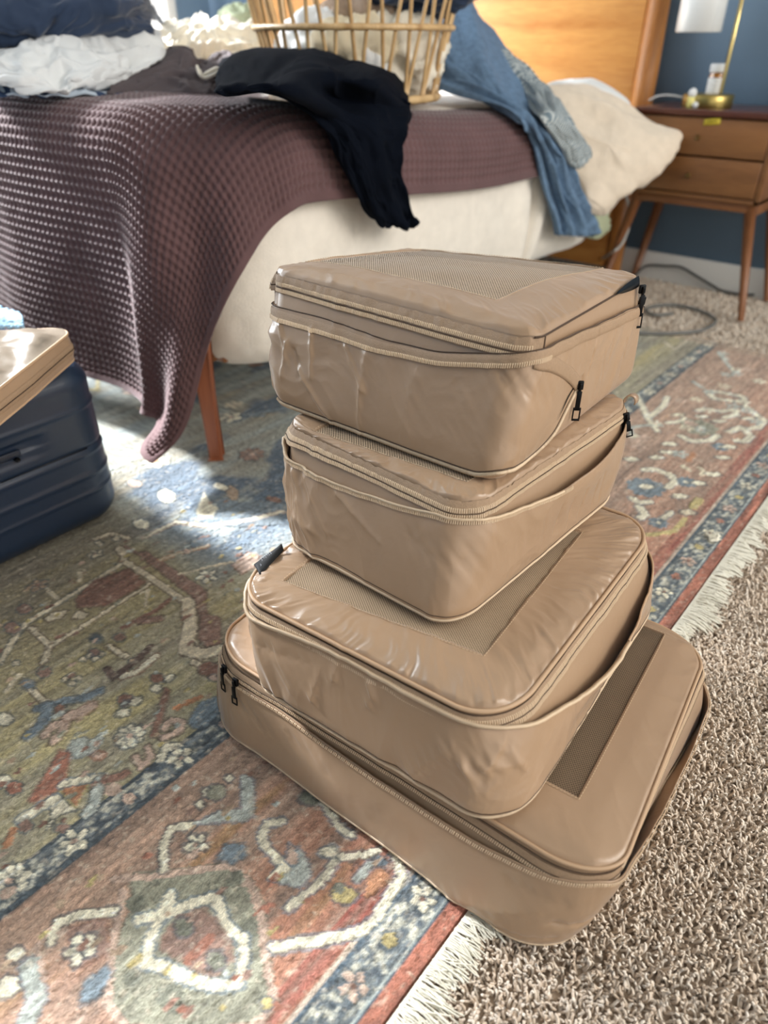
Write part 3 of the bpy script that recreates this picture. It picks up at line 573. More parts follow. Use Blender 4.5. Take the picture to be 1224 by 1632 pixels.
    def ribbon(s, root, name, vf, w, off, m, u0=0, u1=4, gapf=None, n=900, ripple=0.0, teeth=None):
        closed = (u1-u0) >= 4; u = np.linspace(u0, u1, n, endpoint=not closed); k = np.linspace(-1, 1, 7); U, K = np.meshgrid(u, k, indexing='ij')
        V = vf(U)+K*w/2/s.h; O = off+(.0012*(1-K**4))+(gapf(U) if gapf else 0)
        if ripple: V = V+ripple*(K > .6)*fbm(U*60, K*0, s.seed+60, 2)/s.h; O = O+ripple*.8*fbm(U*45, K, s.seed+61, 2)
        V = np.clip(V, 0.0, 1.02); P = s.wall(U, V, O); return grid(name, P, m, root, cu=closed)
    def path(s, vf, off, u0, u1, n, gapf=None):
        u = np.linspace(u0, u1, n); v = np.clip(vf(u), 0, 1.02); return s.wall(u, v, off+(gapf(u) if gapf else 0*u)), u
    def teethrow(s, root, vf, off, u0=0, u1=4, pitch=.0025, hgt=.0044, dep=.0013, dv=0.0, gapf=None, name='zipper_teeth'):
        P, u = s.path(lambda q: vf(q)+dv/s.h, off, u0, u1, 3000, gapf); P2, _ = s.path(lambda q: vf(q)+(dv+hgt)/s.h, off, u0, u1, 3000, gapf)
        L = np.r_[0, np.cumsum(np.linalg.norm(np.diff(P, axis=0), axis=1))]; n = int(L[-1]/pitch); i = np.searchsorted(L, (np.arange(n)+.5)*pitch).clip(1, 2998)
        a = P[i]; b = P2[i]; T = P[i+1]-P[i-1]; T /= np.linalg.norm(T, axis=1)[:, None]+1e-9; nn = s.nout(u[i]); w = pitch*.30
        v = []
        for du, q, dn in ((-1, a, 0), (1, a, 0), (1, b, 0), (-1, b, 0), (-.6, a*.85+b*.15, 1), (.6, a*.85+b*.15, 1), (.6, a*.15+b*.85, 1), (-.6, a*.15+b*.85, 1)):
            v.append(q+T*du*w+nn*(dn*dep))
        V = np.stack(v, 1).reshape(-1, 3); q = np.array([(4, 5, 6, 7), (0, 1, 5, 4), (1, 2, 6, 5), (2, 3, 7, 6), (3, 0, 4, 7)]); Q = (np.arange(n)*8)[:, None, None]+q[None]
        o = mobj(name, rawmesh(name, V, Q.reshape(-1, 4), False), M_teeth, root); o['kind'] = 'stuff'; return o
    def cord(s, root, name, vf, r, off, m, u0=0, u1=4, gapf=None, coil=False, n=1400, P=None):
        closed = (u1-u0) >= 4
        if P is None:
            u = np.linspace(u0, u1, n, endpoint=not closed); P = s.wall(u, np.clip(vf(u), 0, 1.02), off+(gapf(u) if gapf else 0*u))
        rr_ = r if not coil else r*(1+.22*np.where(np.arange(len(P)) % 4 < 2, 1, -1))
        V, Q = tube_vq(P, rr_, 7, closed, cap=False); return mobj(name, rawmesh(name, V, Q), m, root)
    def coilrow(s, root, name, vf, off, r=.0017, u0=0, u1=4, gapf=None, pitch=.0016):
        P, u = s.path(vf, off, u0, u1, 4000, gapf); L = np.r_[0, np.cumsum(np.linalg.norm(np.diff(P, axis=0), axis=1))]; n = int(L[-1]/(pitch/2)); i = np.searchsorted(L, (np.arange(n)+.5)*pitch/2).clip(0, 3999)
        Q_ = P[i]; rr_ = r*(1+.25*np.where(np.arange(n) % 2 == 0, 1, -1)); V, Q = tube_vq(Q_, rr_, 6, False, cap=False); return mobj(name, rawmesh(name, V, Q), M_teeth, root)
    def top(s, root, win, net=M_net, lining=M_lining2, pucker=.0012, freq=26, netdrop=.0):
        w4 = s.st(win); w4 = np.vstack([w4, w4[0]+w4[2]-w4[1]]); s.w4 = w4
        def inner(S, T):
            a = (1-S)/2; b = (1+S)/2; d = (1-T)/2; e = (1+T)/2
            return (a*d)*w4[0, 0]+(b*d)*w4[1, 0]+(b*e)*w4[2, 0]+(a*e)*w4[3, 0], (a*d)*w4[0, 1]+(b*d)*w4[1, 1]+(b*e)*w4[2, 1]+(a*e)*w4[3, 1]
        u = np.linspace(0, 4, 720, endpoint=False); k = np.r_[np.linspace(0, 1, 30), 1.0]; U, K = np.meshgrid(u, k, indexing='ij')
        So, To = s.sq(U); Si, Ti = inner(*s.sq(U, sharp=True)); S = So*(1-K)+Si*K; T = To*(1-K)+Ti*K
        pk = pucker*ridge(U*freq+.8*vnoise(U*9, K*3, s.seed+7), K*1.2, s.seed+8, 2)*(1-K)**1.1*smooth(0, .10, K)+pucker*.8*fbm(U*freq*.8, K*2, s.seed+9, 2)*smooth(.4, 1, K)
        P = s.topP(S, T, .0022); P[..., 2] += pk-.004*smooth(.06, 0, K); P[:, -1, 2] -= .0028
        grid('top_frame', P, M_tan, root, cu=True)
        g = np.linspace(-1, 1, 60); A, B = np.meshgrid(g, g, indexing='ij'); S, T = inner(A*1.01, B*1.01); P = s.topP(S, T, .0008-netdrop*(1-A**4)*(1-B**4)); P[..., 2] += .0022*fbm(A*2.2, B*2.2, s.seed+70, 2)*(1-A**6)*(1-B**6)
        o = grid('mesh_window', P, net, root); uvl = o.data.uv_layers.new(name='UVMap'); li = np.zeros(len(o.data.loops), np.int32); o.data.loops.foreach_get('vertex_index', li)
        uvc = np.stack([(A*np.linalg.norm(s.t[1]-s.t[0])/2*.7).ravel(), (B*np.linalg.norm(s.t[2]-s.t[1])/2*.7).ravel()], 1)[li]; uvl.data.foreach_set('uv', uvc.astype(np.float32).ravel())
        P = s.topP(*inner(A*1.06, B*1.06), -.007); P[..., 2] += .005*fbm(A*2.5+3, B*2.5, s.seed+71, 3); grid('folded_contents', P, lining, root)
        # stitches round the window
        uu = np.linspace(0, 4, 5000, endpoint=False); So, To = s.sq(uu); Si, Ti = inner(*s.sq(uu, sharp=True)); K = .955; Pw = s.topP(So*(1-K)+Si*K, To*(1-K)+Ti*K, .0030)
        L = np.r_[0, np.cumsum(np.linalg.norm(np.diff(Pw, axis=0), axis=1))]; st = MB(); q = 0.0
        while q < L[-1]-.004:
            a, b = np.searchsorted(L, [q, q+.0024]); st.tube([Pw[a], (Pw[a]+Pw[b])/2+np.array([0, 0, .0004]), Pw[b]], .00045, 4); q += .0042
        st.build('stitching', M_thread, root)
def pull(root, P, d1=(0, 0, -1), nrm=(1, 0, 0), L=.026, W=.008, frame=True, name='zipper_pull', tilt=0):
    """slider body and hanging tab"""
    P = np.array(P, float); n = np.array(nrm, float); n /= np.linalg.norm(n); d = np.array(d1, float); d /= np.linalg.norm(d); n = n-d*(n@d); n /= np.linalg.norm(n); w = np.cross(d, n)
    M = np.stack([w, n, d], 1)
    m = MB(); m.box(P+n*.0025, (.0085, .0042, .011), M=M).box(P+n*.0062, (.003, .004, .0075), M=M)
    sl = m.build('zipper_slider', M_black, root, bevel=.0009)
    t = MB(); th = .0016; a = P+n*.007+d*.004
    t.box(a+d*(L*.02)-n*.0012, (W*.34, .0036, L*.22), M=M); c = a+d*(L*.36); t.box(c, (W*.62, th, L*.62), M=M)
    e = a+d*(L*.80); t.box(e+w*(W*.42), (W*.18, th, L*.42), M=M).box(e-w*(W*.42), (W*.18, th, L*.42), M=M).box(e+d*(L*.19), (W, th, L*.07), M=M).box(e-d*(L*.17), (W, th, L*.1), M=M)
    tb = t.build('pull_tab', M_black, sl, bevel=.0005); return sl

# ===== cube A: largest, on the floor =====
A = Cube('a', [(322, 1143), (872, 1552), (1128, 1140)], .002, [(332, 1028), (975, 1425), (1130, 1030)], .125, rho=.26, bulge=.007, dome=.002, seed=1)
ra = empty('packing_cube', A.b[:, :].mean(0)*np.array([1, 1, 0])); tag(ra, 'largest tan packing cube at the bottom of the stack, resting on rug and carpet', 'packing cube', 'tan packing cubes in the stack')
A.wamp = .0008
for q in (((700, 1440), (860, 1450), .010, .003), ((820, 1405), (900, 1440), .008, -.003), ((470, 1180), (520, 1230), .012, -.002), ((380, 1120), (420, 1160), .01, -.003), ((880, 1470), (960, 1465), .004, -.004), ((740, 1450), (880, 1492), .004, -.003)):
    a, b = A.uv(q[:2]); A.wr.append((*a, *b, q[2], q[3]))
A.body(ra)
vfA = A.vline([(356, 1062), (420, 1112), (500, 1165), (600, 1232), (700, 1300), (760, 1342), (850, 1383), (950, 1398), (1015, 1378), (1045, 1325), (1080, 1240), (1108, 1150)], .72)
gapA = lambda u: .0115*np.exp(-((np.mod(u, 4)-1.55)/.42)**2)+.006*np.exp(-((np.mod(u, 4)-.55)/.25)**2)
A.skirt(ra, vfA, gapA)
A.top(ra, [(500, 1060), (920, 1272), (1058, 1012)], M_net2, M_lining, pucker=.0008, freq=14)
A.cord(ra, 'piping', lambda u: 1.0+0*u, .0022, .0006, M_pipe)
A.cord(ra, 'seam_line', lambda u: .955+0*u, .0006, .0006, M_seam)
A.ribbon(ra, 'zipper_tape', lambda u: .875+0*u, .014, .0000, M_tape)
A.cord(ra, 'zipper_seam_shade', lambda u: .875+0*u, .0006, .0013, M_seam); A.teethrow(ra, lambda u: .875+0*u, .0008, 1.1, 2.2, dv=.0008); A.teethrow(ra, lambda u: .875+0*u, .0008, -.5, 1.1, dv=-.0048)
A.teethrow(ra, vfA, .0024, gapf=gapA, dv=-.004, hgt=.0035)
A.coilrow(ra, 'bottom_zipper_coil', lambda u: .08+0*u, .001, .0016)
for x, y in ((366, 1062), (382, 1082)):
    u, v = A.uv([(x, y)])[0]; Pp = A.wall(np.array([u]), np.array([v]), .004)[0]; n_ = A.nout(np.array([u]))[0]; pull(ra, Pp, (.05, -.1, -1), n_+np.array([.2, -.4, 0]), L=.030, W=.010)
# ===== cube B: second from the floor =====
B = Cube('b', [(382, 1082), (808, 1345), (1056, 950)], .136, [(366, 938), (800, 1162), (1046, 838)], .243, rho=.30, bulge=.006, dome=.003, seed=2)
rb_ = empty('packing_cube', B.b.mean(0)); tag(rb_, 'large tan packing cube second from the bottom, with small black tag at left', 'packing cube', 'tan packing cubes in the stack')
B.wamp = .0021
for q in (((500, 1110), (512, 1072), .006, .004), ((535, 1080), (545, 1045), .006, .004), ((590, 1090), (600, 1120), .006, .003), ((445, 1040), (470, 1095), .012, .004), ((590, 1120), (600, 1090), .006, .003), ((660, 1230), (720, 1190), .008, .0035), ((740, 1215), (760, 1260), .006, .004), ((775, 1215), (800, 1175), .006, .004), ((760, 1215), (830, 1210), .006, .003), ((740, 1215), (700, 1180), .006, .003), ((812, 1190), (832, 1220), .005, .003), ((420, 1030), (500, 1060), .008, -.003),
          ((960, 1075), (985, 1120), .0025, -.0018), ((975, 1060), (998, 1100), .0025, -.0018), ((935, 1090), (955, 1150), .0025, -.0018), ((1000, 1030), (1015, 1062), .0025, -.0018), ((905, 1120), (920, 1165), .003, -.0015)):
    a, b = B.uv(q[:2]); B.wr.append((*a, *b, q[2], q[3]))
B.body(rb_)
vfB = B.vline([(392, 950), (400, 972), (430, 992), (470, 1010), (540, 1040), (620, 1085), (700, 1125), (760, 1148), (810, 1152), (860, 1138), (920, 1092), (960, 1045), (990, 995), (1020, 945), (1038, 905)], .75)
gapB = lambda u: .016*np.exp(-((np.mod(u, 4)-1.55)/.30)**2)+.001
B.skirt(rb_, vfB, gapB)
B.top(rb_, [(452, 928), (770, 1047), (925, 850)], M_net, M_lining2, pucker=.0028, freq=24)
B.cord(rb_, 'piping', lambda u: 1.0+0*u, .0026, .0012, M_pipe)
B.cord(rb_, 'seam_line', lambda u: .965+0*u, .0006, .0006, M_seam)
B.ribbon(rb_, 'zipper_tape', lambda u: .895+0*u, .015, .0000, M_tape)
B.cord(rb_, 'zipper_seam_shade', lambda u: .885+0*u, .0006, .0014, M_seam); B.teethrow(rb_, lambda u: .885+0*u, .0009, -.6, 2.2, dv=.0006, hgt=.0044); B.teethrow(rb_, lambda u: .885+0*u, .0009, -.6, 2.2, dv=-.0052, hgt=.0044)
B.coilrow(rb_, 'compression_zipper_coil', vfB, .0030, .0022, -.6, 1.6, gapB); B.cord(rb_, 'hem_cord', vfB, .0014, .001, M_pipe, 1.6, 3.4, gapB)
B.coilrow(rb_, 'bottom_zipper_coil', lambda u: .05+0*u, .0015, .0020)
B.cord(rb_, 'bottom_seam', lambda u: .10+0*u, .0007, .0012, M_seam)
# black fabric tag folded over the left edge
c0, c1, c2, c3 = [atz(x, y, .252) for x, y in ((404, 897), (448, 868), (452, 878), (414, 914))]
tg = np.zeros((6, 12, 3))
for i in range(6):
    for j in range(12):
        a = i/5; b = j/11; p = (c0*(1-b)+c1*b)*(1-a)+(c3*(1-b)+c2*b)*a; p = p+np.array([0, 0, .004*math.sin(a*3.1)*(.3+b)-.003*(1-b)]); tg[i, j] = p
M_tag = mat('black_woven_tag', '0b0d11', .7); M_ink = mat('pale_woven_lettering', 'b9bfca', .7)
tgo = grid('brand_tag', tg, M_tag, rb_, solid=.0008); tgo['label'] = 'small black woven tag with pale illegible lettering'
ik = MB()
for a, b, l in ((.42, .22, .10), (.38, .30, .10), (.45, .36, .10), (.38, .42, .08), (.48, .48, .08), (.5, .55, .06), (.68, .12, .06)):
    p = (c0*(1-b)+c1*b)*(1-a)+(c3*(1-b)+c2*b)*a; w_ = (c3-c0)/np.linalg.norm(c3-c0); e_ = (c1-c0)/np.linalg.norm(c1-c0); z_ = np.array([0, 0, .0048+.004*b*1.0-.001])
    ik.tube([p-w_*.0016+z_, p+w_*.0012+e_*.0008+z_, p+w_*.002-e_*.0008+z_], .00035, 4)
ik.build('lettering', M_ink, tgo)
# ===== cube C: third =====
Cc = Cube('c', [(446, 868), (716, 1014), (985, 792)], .255, [(446, 672), (752, 812), (1012, 640)], .382, rho=.24, bulge=.006, dome=.000, seed=3, dB=(0,0,-.012))
rc = empty('packing_cube', Cc.b.mean(0)); tag(rc, 'medium tan packing cube third from the bottom, its right side zip flap gaping open', 'packing cube', 'tan packing cubes in the stack')
Cc.wamp = .0024
for q in (((470, 750), (500, 880), .006, .005), ((490, 760), (522, 850), .006, .005), ((475, 800), (480, 880), .007, .003), ((540, 785), (605, 862), .0035, .003), ((500, 840), (470, 820), .006, .004), ((660, 860), (720, 900), .012, -.0025), ((740, 890), (770, 930), .012, -.0025), ((760, 830), (800, 860), .010, .002),
          ((905, 790), (902, 840), .002, -.0016), ((925, 775), (918, 830), .002, -.0016), ((945, 760), (940, 815), .002, -.0016), ((885, 800), (880, 850), .002, -.0016), ((955, 748), (952, 800), .002, -.0014), ((860, 820), (862, 870), .002, -.0012)):
    a, b = Cc.uv(q[:2]); Cc.wr.append((*a, *b, q[2], q[3]))
Cc.body(rc)
vfC = Cc.vline([(450, 700), (458, 720), (500, 752), (560, 778), (600, 792), (660, 808), (700, 816), (760, 821), (820, 808), (880, 778), (940, 732), (985, 690), (1008, 655)], .80)
gapC = lambda u: .014*np.exp(-((np.mod(u, 4)-1.6)/.30)**2)+.001
Cc.skirt(rc, vfC, gapC)
Cc.top(rc, [(500, 690), (745, 770), (950, 640)], M_net, M_lining2, pucker=.002, freq=20)
Cc.ribbon(rc, 'zipper_tape', lambda u: .935+0*u, .016, .0003, M_tape, ripple=.0015)
Cc.cord(rc, 'zipper_seam_shade', lambda u: .915+0*u, .0006, .0018, M_seam); Cc.teethrow(rc, lambda u: .915+0*u, .0013, -.6, 2.2, dv=.0007); Cc.teethrow(rc, lambda u: .915+0*u, .0013, -.6, 2.2, dv=-.0046)
Cc.teethrow(rc, vfC, .0024, -.6, 1.5, gapf=gapC, dv=-.0045); Cc.coilrow(rc, 'compression_zipper_coil', vfC, .0026, .0017, -.6, 1.45, gapC)
Cc.coilrow(rc, 'bottom_zipper_coil', lambda u: .055+0*u, .0015, .0017); Cc.cord(rc, 'bottom_seam', lambda u: .095+0*u, .0006, .0012, M_seam)
u, v = Cc.uv([(1000, 660)])[0]; Pp = atd(1000, 642, 0)+0; 
Pp = Cc.wall(np.array([1.93]), np.array([.93]), np.array([.004]))[0]; pull(rc, Pp, (.25, .1, -1), (.7, -.8, .3), L=.024, W=.010)
lp = MB(); P0 = Cc.wall(np.array([2.0]), np.array([1.0]), np.array([.002]))[0]; th = np.linspace(-.4, 3.5, 18)
LP = np.stack([P0+np.array([.004, .012, 0])+np.array([.007*math.cos(a), .003*math.cos(a), .009*math.sin(a)]) for a in th])
grid('pull_loop', np.stack([LP-np.array([.0, .006, 0]), LP+np.array([.0, .006, 0])], 1), M_tan, rc, solid=.0014)
# ===== cube D: top =====
D = Cube('d', [(428, 640), (792, 778), (1008, 604)], .391, [(428, 430), (852, 540), (1026, 440)], .540, rho=.16, bulge=.006, dome=.014, seed=4, dB=(.02,-.02,-.026))
rd = empty('packing_cube', D.b.mean(0)); tag(rd, 'tan packing cube on top of the stack, with pale mesh lid and black zipper pulls', 'packing cube', 'tan packing cubes in the stack')
D.wamp = .0020
for q in (((448, 520), (462, 580), .0035, .0035), ((500, 525), (498, 600), .0028, .0045), ((478, 590), (530, 670), .003, .004), ((460, 545), (452, 600), .0035, .0035), ((552, 552), (580, 620), .0035, .0035), ((585, 565), (575, 625), .007, .003), ((575, 620), (580, 690), .0035, .0028), ((470, 560), (480, 600), .006, -.004), ((660, 600), (640, 680), .012, .002), ((800, 600), (870, 640), .014, -.003), ((740, 640), (760, 700), .010, .0015),
          ((945, 525), (935, 600), .0022, -.0022), ((928, 600), (925, 625), .0022, -.003), ((975, 520), (965, 590), .002, -.0014), ((995, 540), (985, 600), .002, -.0014), ((960, 560), (950, 640), .002, -.0012)):
    a, b = D.uv(q[:2]); D.wr.append((*a, *b, q[2], q[3]))
D.body(rd)
vfD = D.vline([(433, 484), (520, 508), (620, 541), (700, 559), (790, 563), (848, 556), (920, 525), (1000, 492), (1016, 486)], .72)
gapD = lambda u: .0035*np.exp(-((np.mod(u, 4)-1.5)/.40)**2)+.0008
D.skirt(rd, vfD, gapD, nv=90)
D.top(rd, [(488, 415), (790, 480), (962, 413)], M_net, M_lining2, pucker=.002, freq=13)
D.ribbon(rd, 'zipper_tape', lambda u: .915+0*u, .020, .0004, M_tape, -.7, 1.06, ripple=.002)
D.cord(rd, 'zipper_seam_shade', lambda u: .895+0*u, .0007, .0018, M_seam, -.7, 1.03)
D.teethrow(rd, lambda u: .895+0*u, .0014, -.7, 1.02, dv=.0012, hgt=.0046); D.teethrow(rd, lambda u: .895+0*u, .0014, -.7, 1.02, dv=-.0058, hgt=.0046)
D.cord(rd, 'garage_seam', None, .0008, 0, M_seam, P=D.wall(np.full(20, 1.075), np.linspace(.77, .985, 20), np.full(20, .0012)))
D.cord(rd, 'piping', lambda u: .985+0*u, .0012, .0006, M_seam, 1.02, 2.0)  # dark cord painted as the shade of the top seam gap
tp = D.vline([(434, 497), (520, 524), (600, 552), (700, 572), (790, 575), (848, 568), (920, 537), (1000, 502), (1016, 495)], .66)
D.ribbon(rd, 'compression_tape', tp, .013, .0022, M_tape, gapf=gapD); D.teethrow(rd, tp, .0034, -.7, 1.12, dv=-.0058, hgt=.0048, gapf=gapD)
D.cord(rd, 'compression_seam', vfD, .0008, .0014, M_seam, gapf=gapD)
# open end of the compression zip dropping to its slider at the front right corner
q = D.uv([(850, 572), (880, 580), (905, 595), (920, 612)]); qq = crom(q, 60); k = np.linspace(-1, 1, 6); U = np.repeat(qq[:, :1], 6, 1); V = qq[:, 1:]+k[None]*.009/D.h; grid('zipper_flap', D.wall(U, V, .0032+.0010*(1-k**2)[None]+0*U), M_tape, rd, solid=.0006)
cz = D.uv([(434, 640), (450, 657), (520, 681), (600, 709), (680, 736), (750, 752), (800, 750), (845, 728), (880, 690), (903, 650), (919, 618)])
cv = crom(cz, 900); Pz = D.wall(cv[:, 0], cv[:, 1], .0022+0*cv[:, 0]); Lz = np.r_[0, np.cumsum(np.linalg.norm(np.diff(Pz, axis=0), axis=1))]; n_ = int(Lz[-1]/.0008); iz = np.searchsorted(Lz, (np.arange(n_)+.5)*.0008).clip(0, 899)
V_, Q_ = tube_vq(Pz[iz], .0024*(1+.3*np.where(np.arange(n_) % 2 == 0, 1, -1)), 6, False, False); mobj('bottom_zipper_coil', rawmesh('c', V_, Q_), M_teeth, rd)
cs = crom(np.c_[cz[:, 0], cz[:, 1]+.022], 300); D.cord(rd, 'bottom_seam', None, .0009, 0, M_seam, P=D.wall(cs[:, 0], cs[:, 1], .0012+0*cs[:, 0]))
dk = D.uv([(917, 612), (905, 632), (893, 655), (885, 668)]); dk = crom(dk, 20); kk = np.linspace(-1, 1, 5); wd = np.linspace(.010, .001, 20)[:, None]*kk[None]
grid('zip_gap_shade', D.wall(dk[:, :1]+wd*1.0, dk[:, 1:]+0*wd, .0026+0*wd), M_black, rd)  # black sheet standing in for the shade inside the open zip
def dpull(px, L=.03, W=.009, d=(0, 0, -1), off=.004):
    u, v = D.uv([px])[0]; P = D.wall(np.array([u]), np.array([v]), np.array([off]))[0]; return pull(rd, P, d, D.nout(np.array([u]))[0]*.5+np.array([.25, -1, 0]), L, W)
dpull((921, 612), .040, .0095); 
Pp = D.wall(np.array([1.93]), np.array([.93]), np.array([.004]))[0]; pull(rd, Pp, (.02, .05, -1), (.8, -.7, 0), L=.046, W=.009)
Pp = D.wall(np.array([1.98]), np.array([.80]), np.array([.004]))[0]; pull(rd, Pp, (-.1, .1, -1), (.8, -.7, 0), L=.030, W=.009)
gq = D.uv([(978, 466), (990, 460), (1003, 454), (1014, 448)]); gq = crom(gq, 24); kk = np.linspace(-1, 1, 5); wd = (.014/D.h*np.sin(np.linspace(0.15, 1.7, 24)))[:, None]*kk[None]*.5
grid('zip_garage', D.wall(gq[:, :1]+0*wd, gq[:, 1:]+wd, .0030+.002*(1-kk**2)[None]+0*wd), M_black, rd)
# ---------------- bed ----------------
M_oak = wood('honey_oak', 'b5722f', 'dca25a', 'X', 7, .35, .25); M_oakz = wood('honey_oak_upright', '8f5528', 'c98a4a', 'Z', 9, .35, .3)
M_leg = wood('acorn_wood', '6e4326', '96623c', 'Z', 12, .42, .2); M_legx = wood('acorn_wood_rail', '74482a', '96643c', 'X', 9, .42, .2)
M_bleg = wood('red_brown_bed_leg', '7d4226', '9c5a36', 'Z', 9, .45, .15)
bed = empty('bed', (-2.18, 1.85, 0)); tag(bed, 'wooden platform bed with honey oak headboard, heaped with laundry', 'bed')
BX0, BX1 = -3.22, -1.15
hb = MB().box(((BX0+BX1)/2, 2.862, .575), (BX1-BX0-.14, .030, 1.10)); hb.build('headboard_panel', M_oak, bed, bevel=.006)
for x in (BX1-.035, BX0+.035):
    P_ = [(x, 2.862, z) for z in (0.0, .3, .7, 1.16)]; MB().tube(P_, [.030, .036, .038, .034], 20).build('headboard_post', M_oakz, bed)
MB().box(((BX0+BX1)/2, 2.862, 1.145), (BX1-BX0-.14, .045, .04)).build('headboard_cap', M_oak, bed, bevel=.012)
MB().box((BX1-.12, 1.85, .265), (.03, 1.98, .13)).build('side_rail', M_legx, bed, bevel=.004)
MB().box((BX0+.05, 1.85, .245), (.03, 1.98, .13)).build('side_rail', M_legx, bed, bevel=.004)
MB().box(((BX0+BX1)/2, .93, .265), (BX1-BX0-.16, .03, .13)).build('foot_rail', M_legx, bed, bevel=.004)
for x, y in ((-1.212, .845), (BX0+.04, .85)):
    MB().tube([(x, y, 0.0), (x, y, .15), (x, y, .31)], [.020, .024, .028], 4).build('leg', M_bleg, bed, bevel=.004, smooth=False)
MB().box(((BX0+BX1)/2, 1.84, .44), (BX1-BX0-.14, 1.92, .26)).build('mattress', mat('mattress_ticking', 'd8d2c6', .8), bed, bevel=.05, seg=4)
# sweeping perimeter path used by duvet
def bedpath(x_in, y_foot, x_side, y_end, rad, n1, nc, n2):
    a = np.stack([np.linspace(x_in, x_side-rad, n1, endpoint=False), np.full(n1, y_foot)], 1); th = np.linspace(-math.pi/2, 0, nc, endpoint=False)
    c = np.stack([x_side-rad+rad*np.cos(th), y_foot+rad+rad*np.sin(th)], 1); b = np.stack([np.full(n2, x_side), np.linspace(y_foot+rad, y_end, n2)], 1)
    na = np.tile([0., -1.], (n1, 1)); nc_ = np.stack([np.cos(th), np.sin(th)], 1); nb = np.tile([1., 0.], (n2, 1)); return np.vstack([a, c, b]), np.vstack([na, nc_, nb])
pt, nn_ = bedpath(-3.1, .90, -1.125, 2.46, .15, 120, 50, 300)
prof = crom([(-.60, .640), (-.35, .645), (-.16, .640), (-.06, .605), (-.012, .54), (.008, .46), (.012, .38), (.006, .30), (-.008, .235), (-.040, .198), (-.075, .205), (-.07, .25)], 110)
L_ = np.r_[0, np.cumsum(np.linalg.norm(np.diff(pt, axis=0), axis=1))]
A_, B_ = np.meshgrid(L_, np.linspace(0, 1, 110), indexing='ij')
bul = .016*np.sin(A_*4.1+1)*B_+.012*fbm(A_*3, B_*2, 21, 3)+.005*fbm(A_*14, B_*9, 22, 3)
sid = smooth(.35, .55, B_); fold = -.040*np.exp(-((A_-3.02+.10*(B_-.55))/.014)**2)*sid+.018*np.exp(-((A_-3.06+.10*(B_-.55))/.03)**2)*sid+.02*np.exp(-((A_-2.96)/.05)**2)*sid
dd = prof[None, :, 0]+(bul+fold)*sid; zz = prof[None, :, 1]+.012*np.sin(A_*6)*smooth(.8, 1, B_)+.010*fbm(A_*5, B_*5, 24, 2)
P_ = np.zeros(A_.shape+(3,)); P_[..., :2] = pt[:, None]+nn_[:, None]*dd[..., None]; P_[..., 2] = zz
# keep inner rows out of the rounded corner crossing
M_duv = mat('cream_fleece', 'efe8dc', .95, noise=.05, nscale=30, bump=.9, bscale=260, sheen=.5)
dv = empty('duvet', (-2.1, 1.7, .64)); tag(dv, 'cream fleece duvet covering the bed and hanging down its side', 'duvet')
grid('cover', P_, M_duv, dv, solid=.004)
gx_, gy_ = np.meshgrid(np.linspace(-3.2, -1.25, 80), np.linspace(1.0, 2.72, 80), indexing='ij'); grid('top_layer', np.stack([gx_, gy_, .640+.008*fbm(gx_*4, gy_*4, 5)], -1), M_duv, dv)
lx = np.linspace(.86, 2.46, 160); lz = np.linspace(0, 1, 30); LX, LZ = np.meshgrid(lx, lz, indexing='ij')
grid('added_side_drop', np.stack([-3.235-.02*np.sin(LX*9)*LZ-.03*np.sin(LZ*3.1), LX, .64-.46*LZ+.008*np.sin(LX*12)], -1), M_duv, dv, solid=.004)  # unseen left drop, added to keep window light from under the bed
# ---------------- waffle throw ----------------
xe, ye, ZT = -1.105, .82, .700; RC = .25; cell = .0185
a_ = np.arange(-1.55, .225, cell/5); b_ = np.arange(-.67, 1.16, cell/5); Aa, Bb = np.meshgrid(a_, b_, indexing='ij')
p = Aa; q = -Bb
RR = .10
def roll(d, sl=.0):
    dp = np.maximum(d, 0); s1 = np.minimum(dp, RR*math.pi/2); rest = dp-s1
    return np.where(d < 0, d, RR*np.sin(s1/RR)+rest*sl), RR*(1-np.cos(s1/RR))+rest*math.sqrt(1-sl*sl)
def throwpos(p, q):
    P_c = np.maximum(p+RC, 0); Q_c = np.maximum(q+RC, 0); rho = np.hypot(P_c, Q_c); ph = np.arctan2(P_c, Q_c+1e-9); r = rho-RC
    corner = (P_c > 0)&(Q_c > 0); both = smooth(0, .12, np.minimum(P_c, Q_c))
    h, dr = roll(r, .03)
    fl = both*np.sin(2*ph)**1.0*(np.maximum(r-.10, 0))*(.10+.13*np.sin(ph*6.0+2.2)**2); dr = dr-both*.05*np.abs(fl)
    hh = RC-RR*.75+h+fl; cx_ = xe-RC; cy_ = ye+RC
    x = np.where(P_c > 0, cx_+hh*np.sin(ph), cx_+(p+RC)); y = np.where(Q_c > 0, cy_-hh*np.cos(ph), cy_-(q+RC))
    inn = r < -RR*0+0; x = np.where(inn, xe+p-RR*.75*np.where(P_c > 0, P_c/RC, 0), x); y = np.where(inn, ye-q+RR*.75*np.where(Q_c > 0, Q_c/RC, 0), y)
    hang = smooth(.05, .5, r)
    x = x+.010*np.sin((q*2.2+p*5))*hang*(P_c > 0); y = y+hang*(Q_c > 0)*(.018*np.sin(p*13+1.2*np.sin(p*5)+r*2)+.012*fbm(p*6, q*3, 41, 2))
    zt = ZT-.060*smooth(-.1, -1.0, q)+.008*np.sin(p*7+1)*np.sin(q*6)*smooth(0, -.1, np.maximum(p, q)); return np.stack([x, y, zt-dr], -1), r
P0_, r_ = throwpos(p, q)
ex_ = np.log1p(np.exp((.11-P0_[..., 2])*30))/30; P0_[..., 2] += .80*ex_; P0_[..., 0] -= .35*ex_*smooth(-.35, .0, p)*smooth(.26, .08, p); P0_[..., 1] -= .25*ex_; P0_[..., 2] = np.maximum(P0_[..., 2], .010)
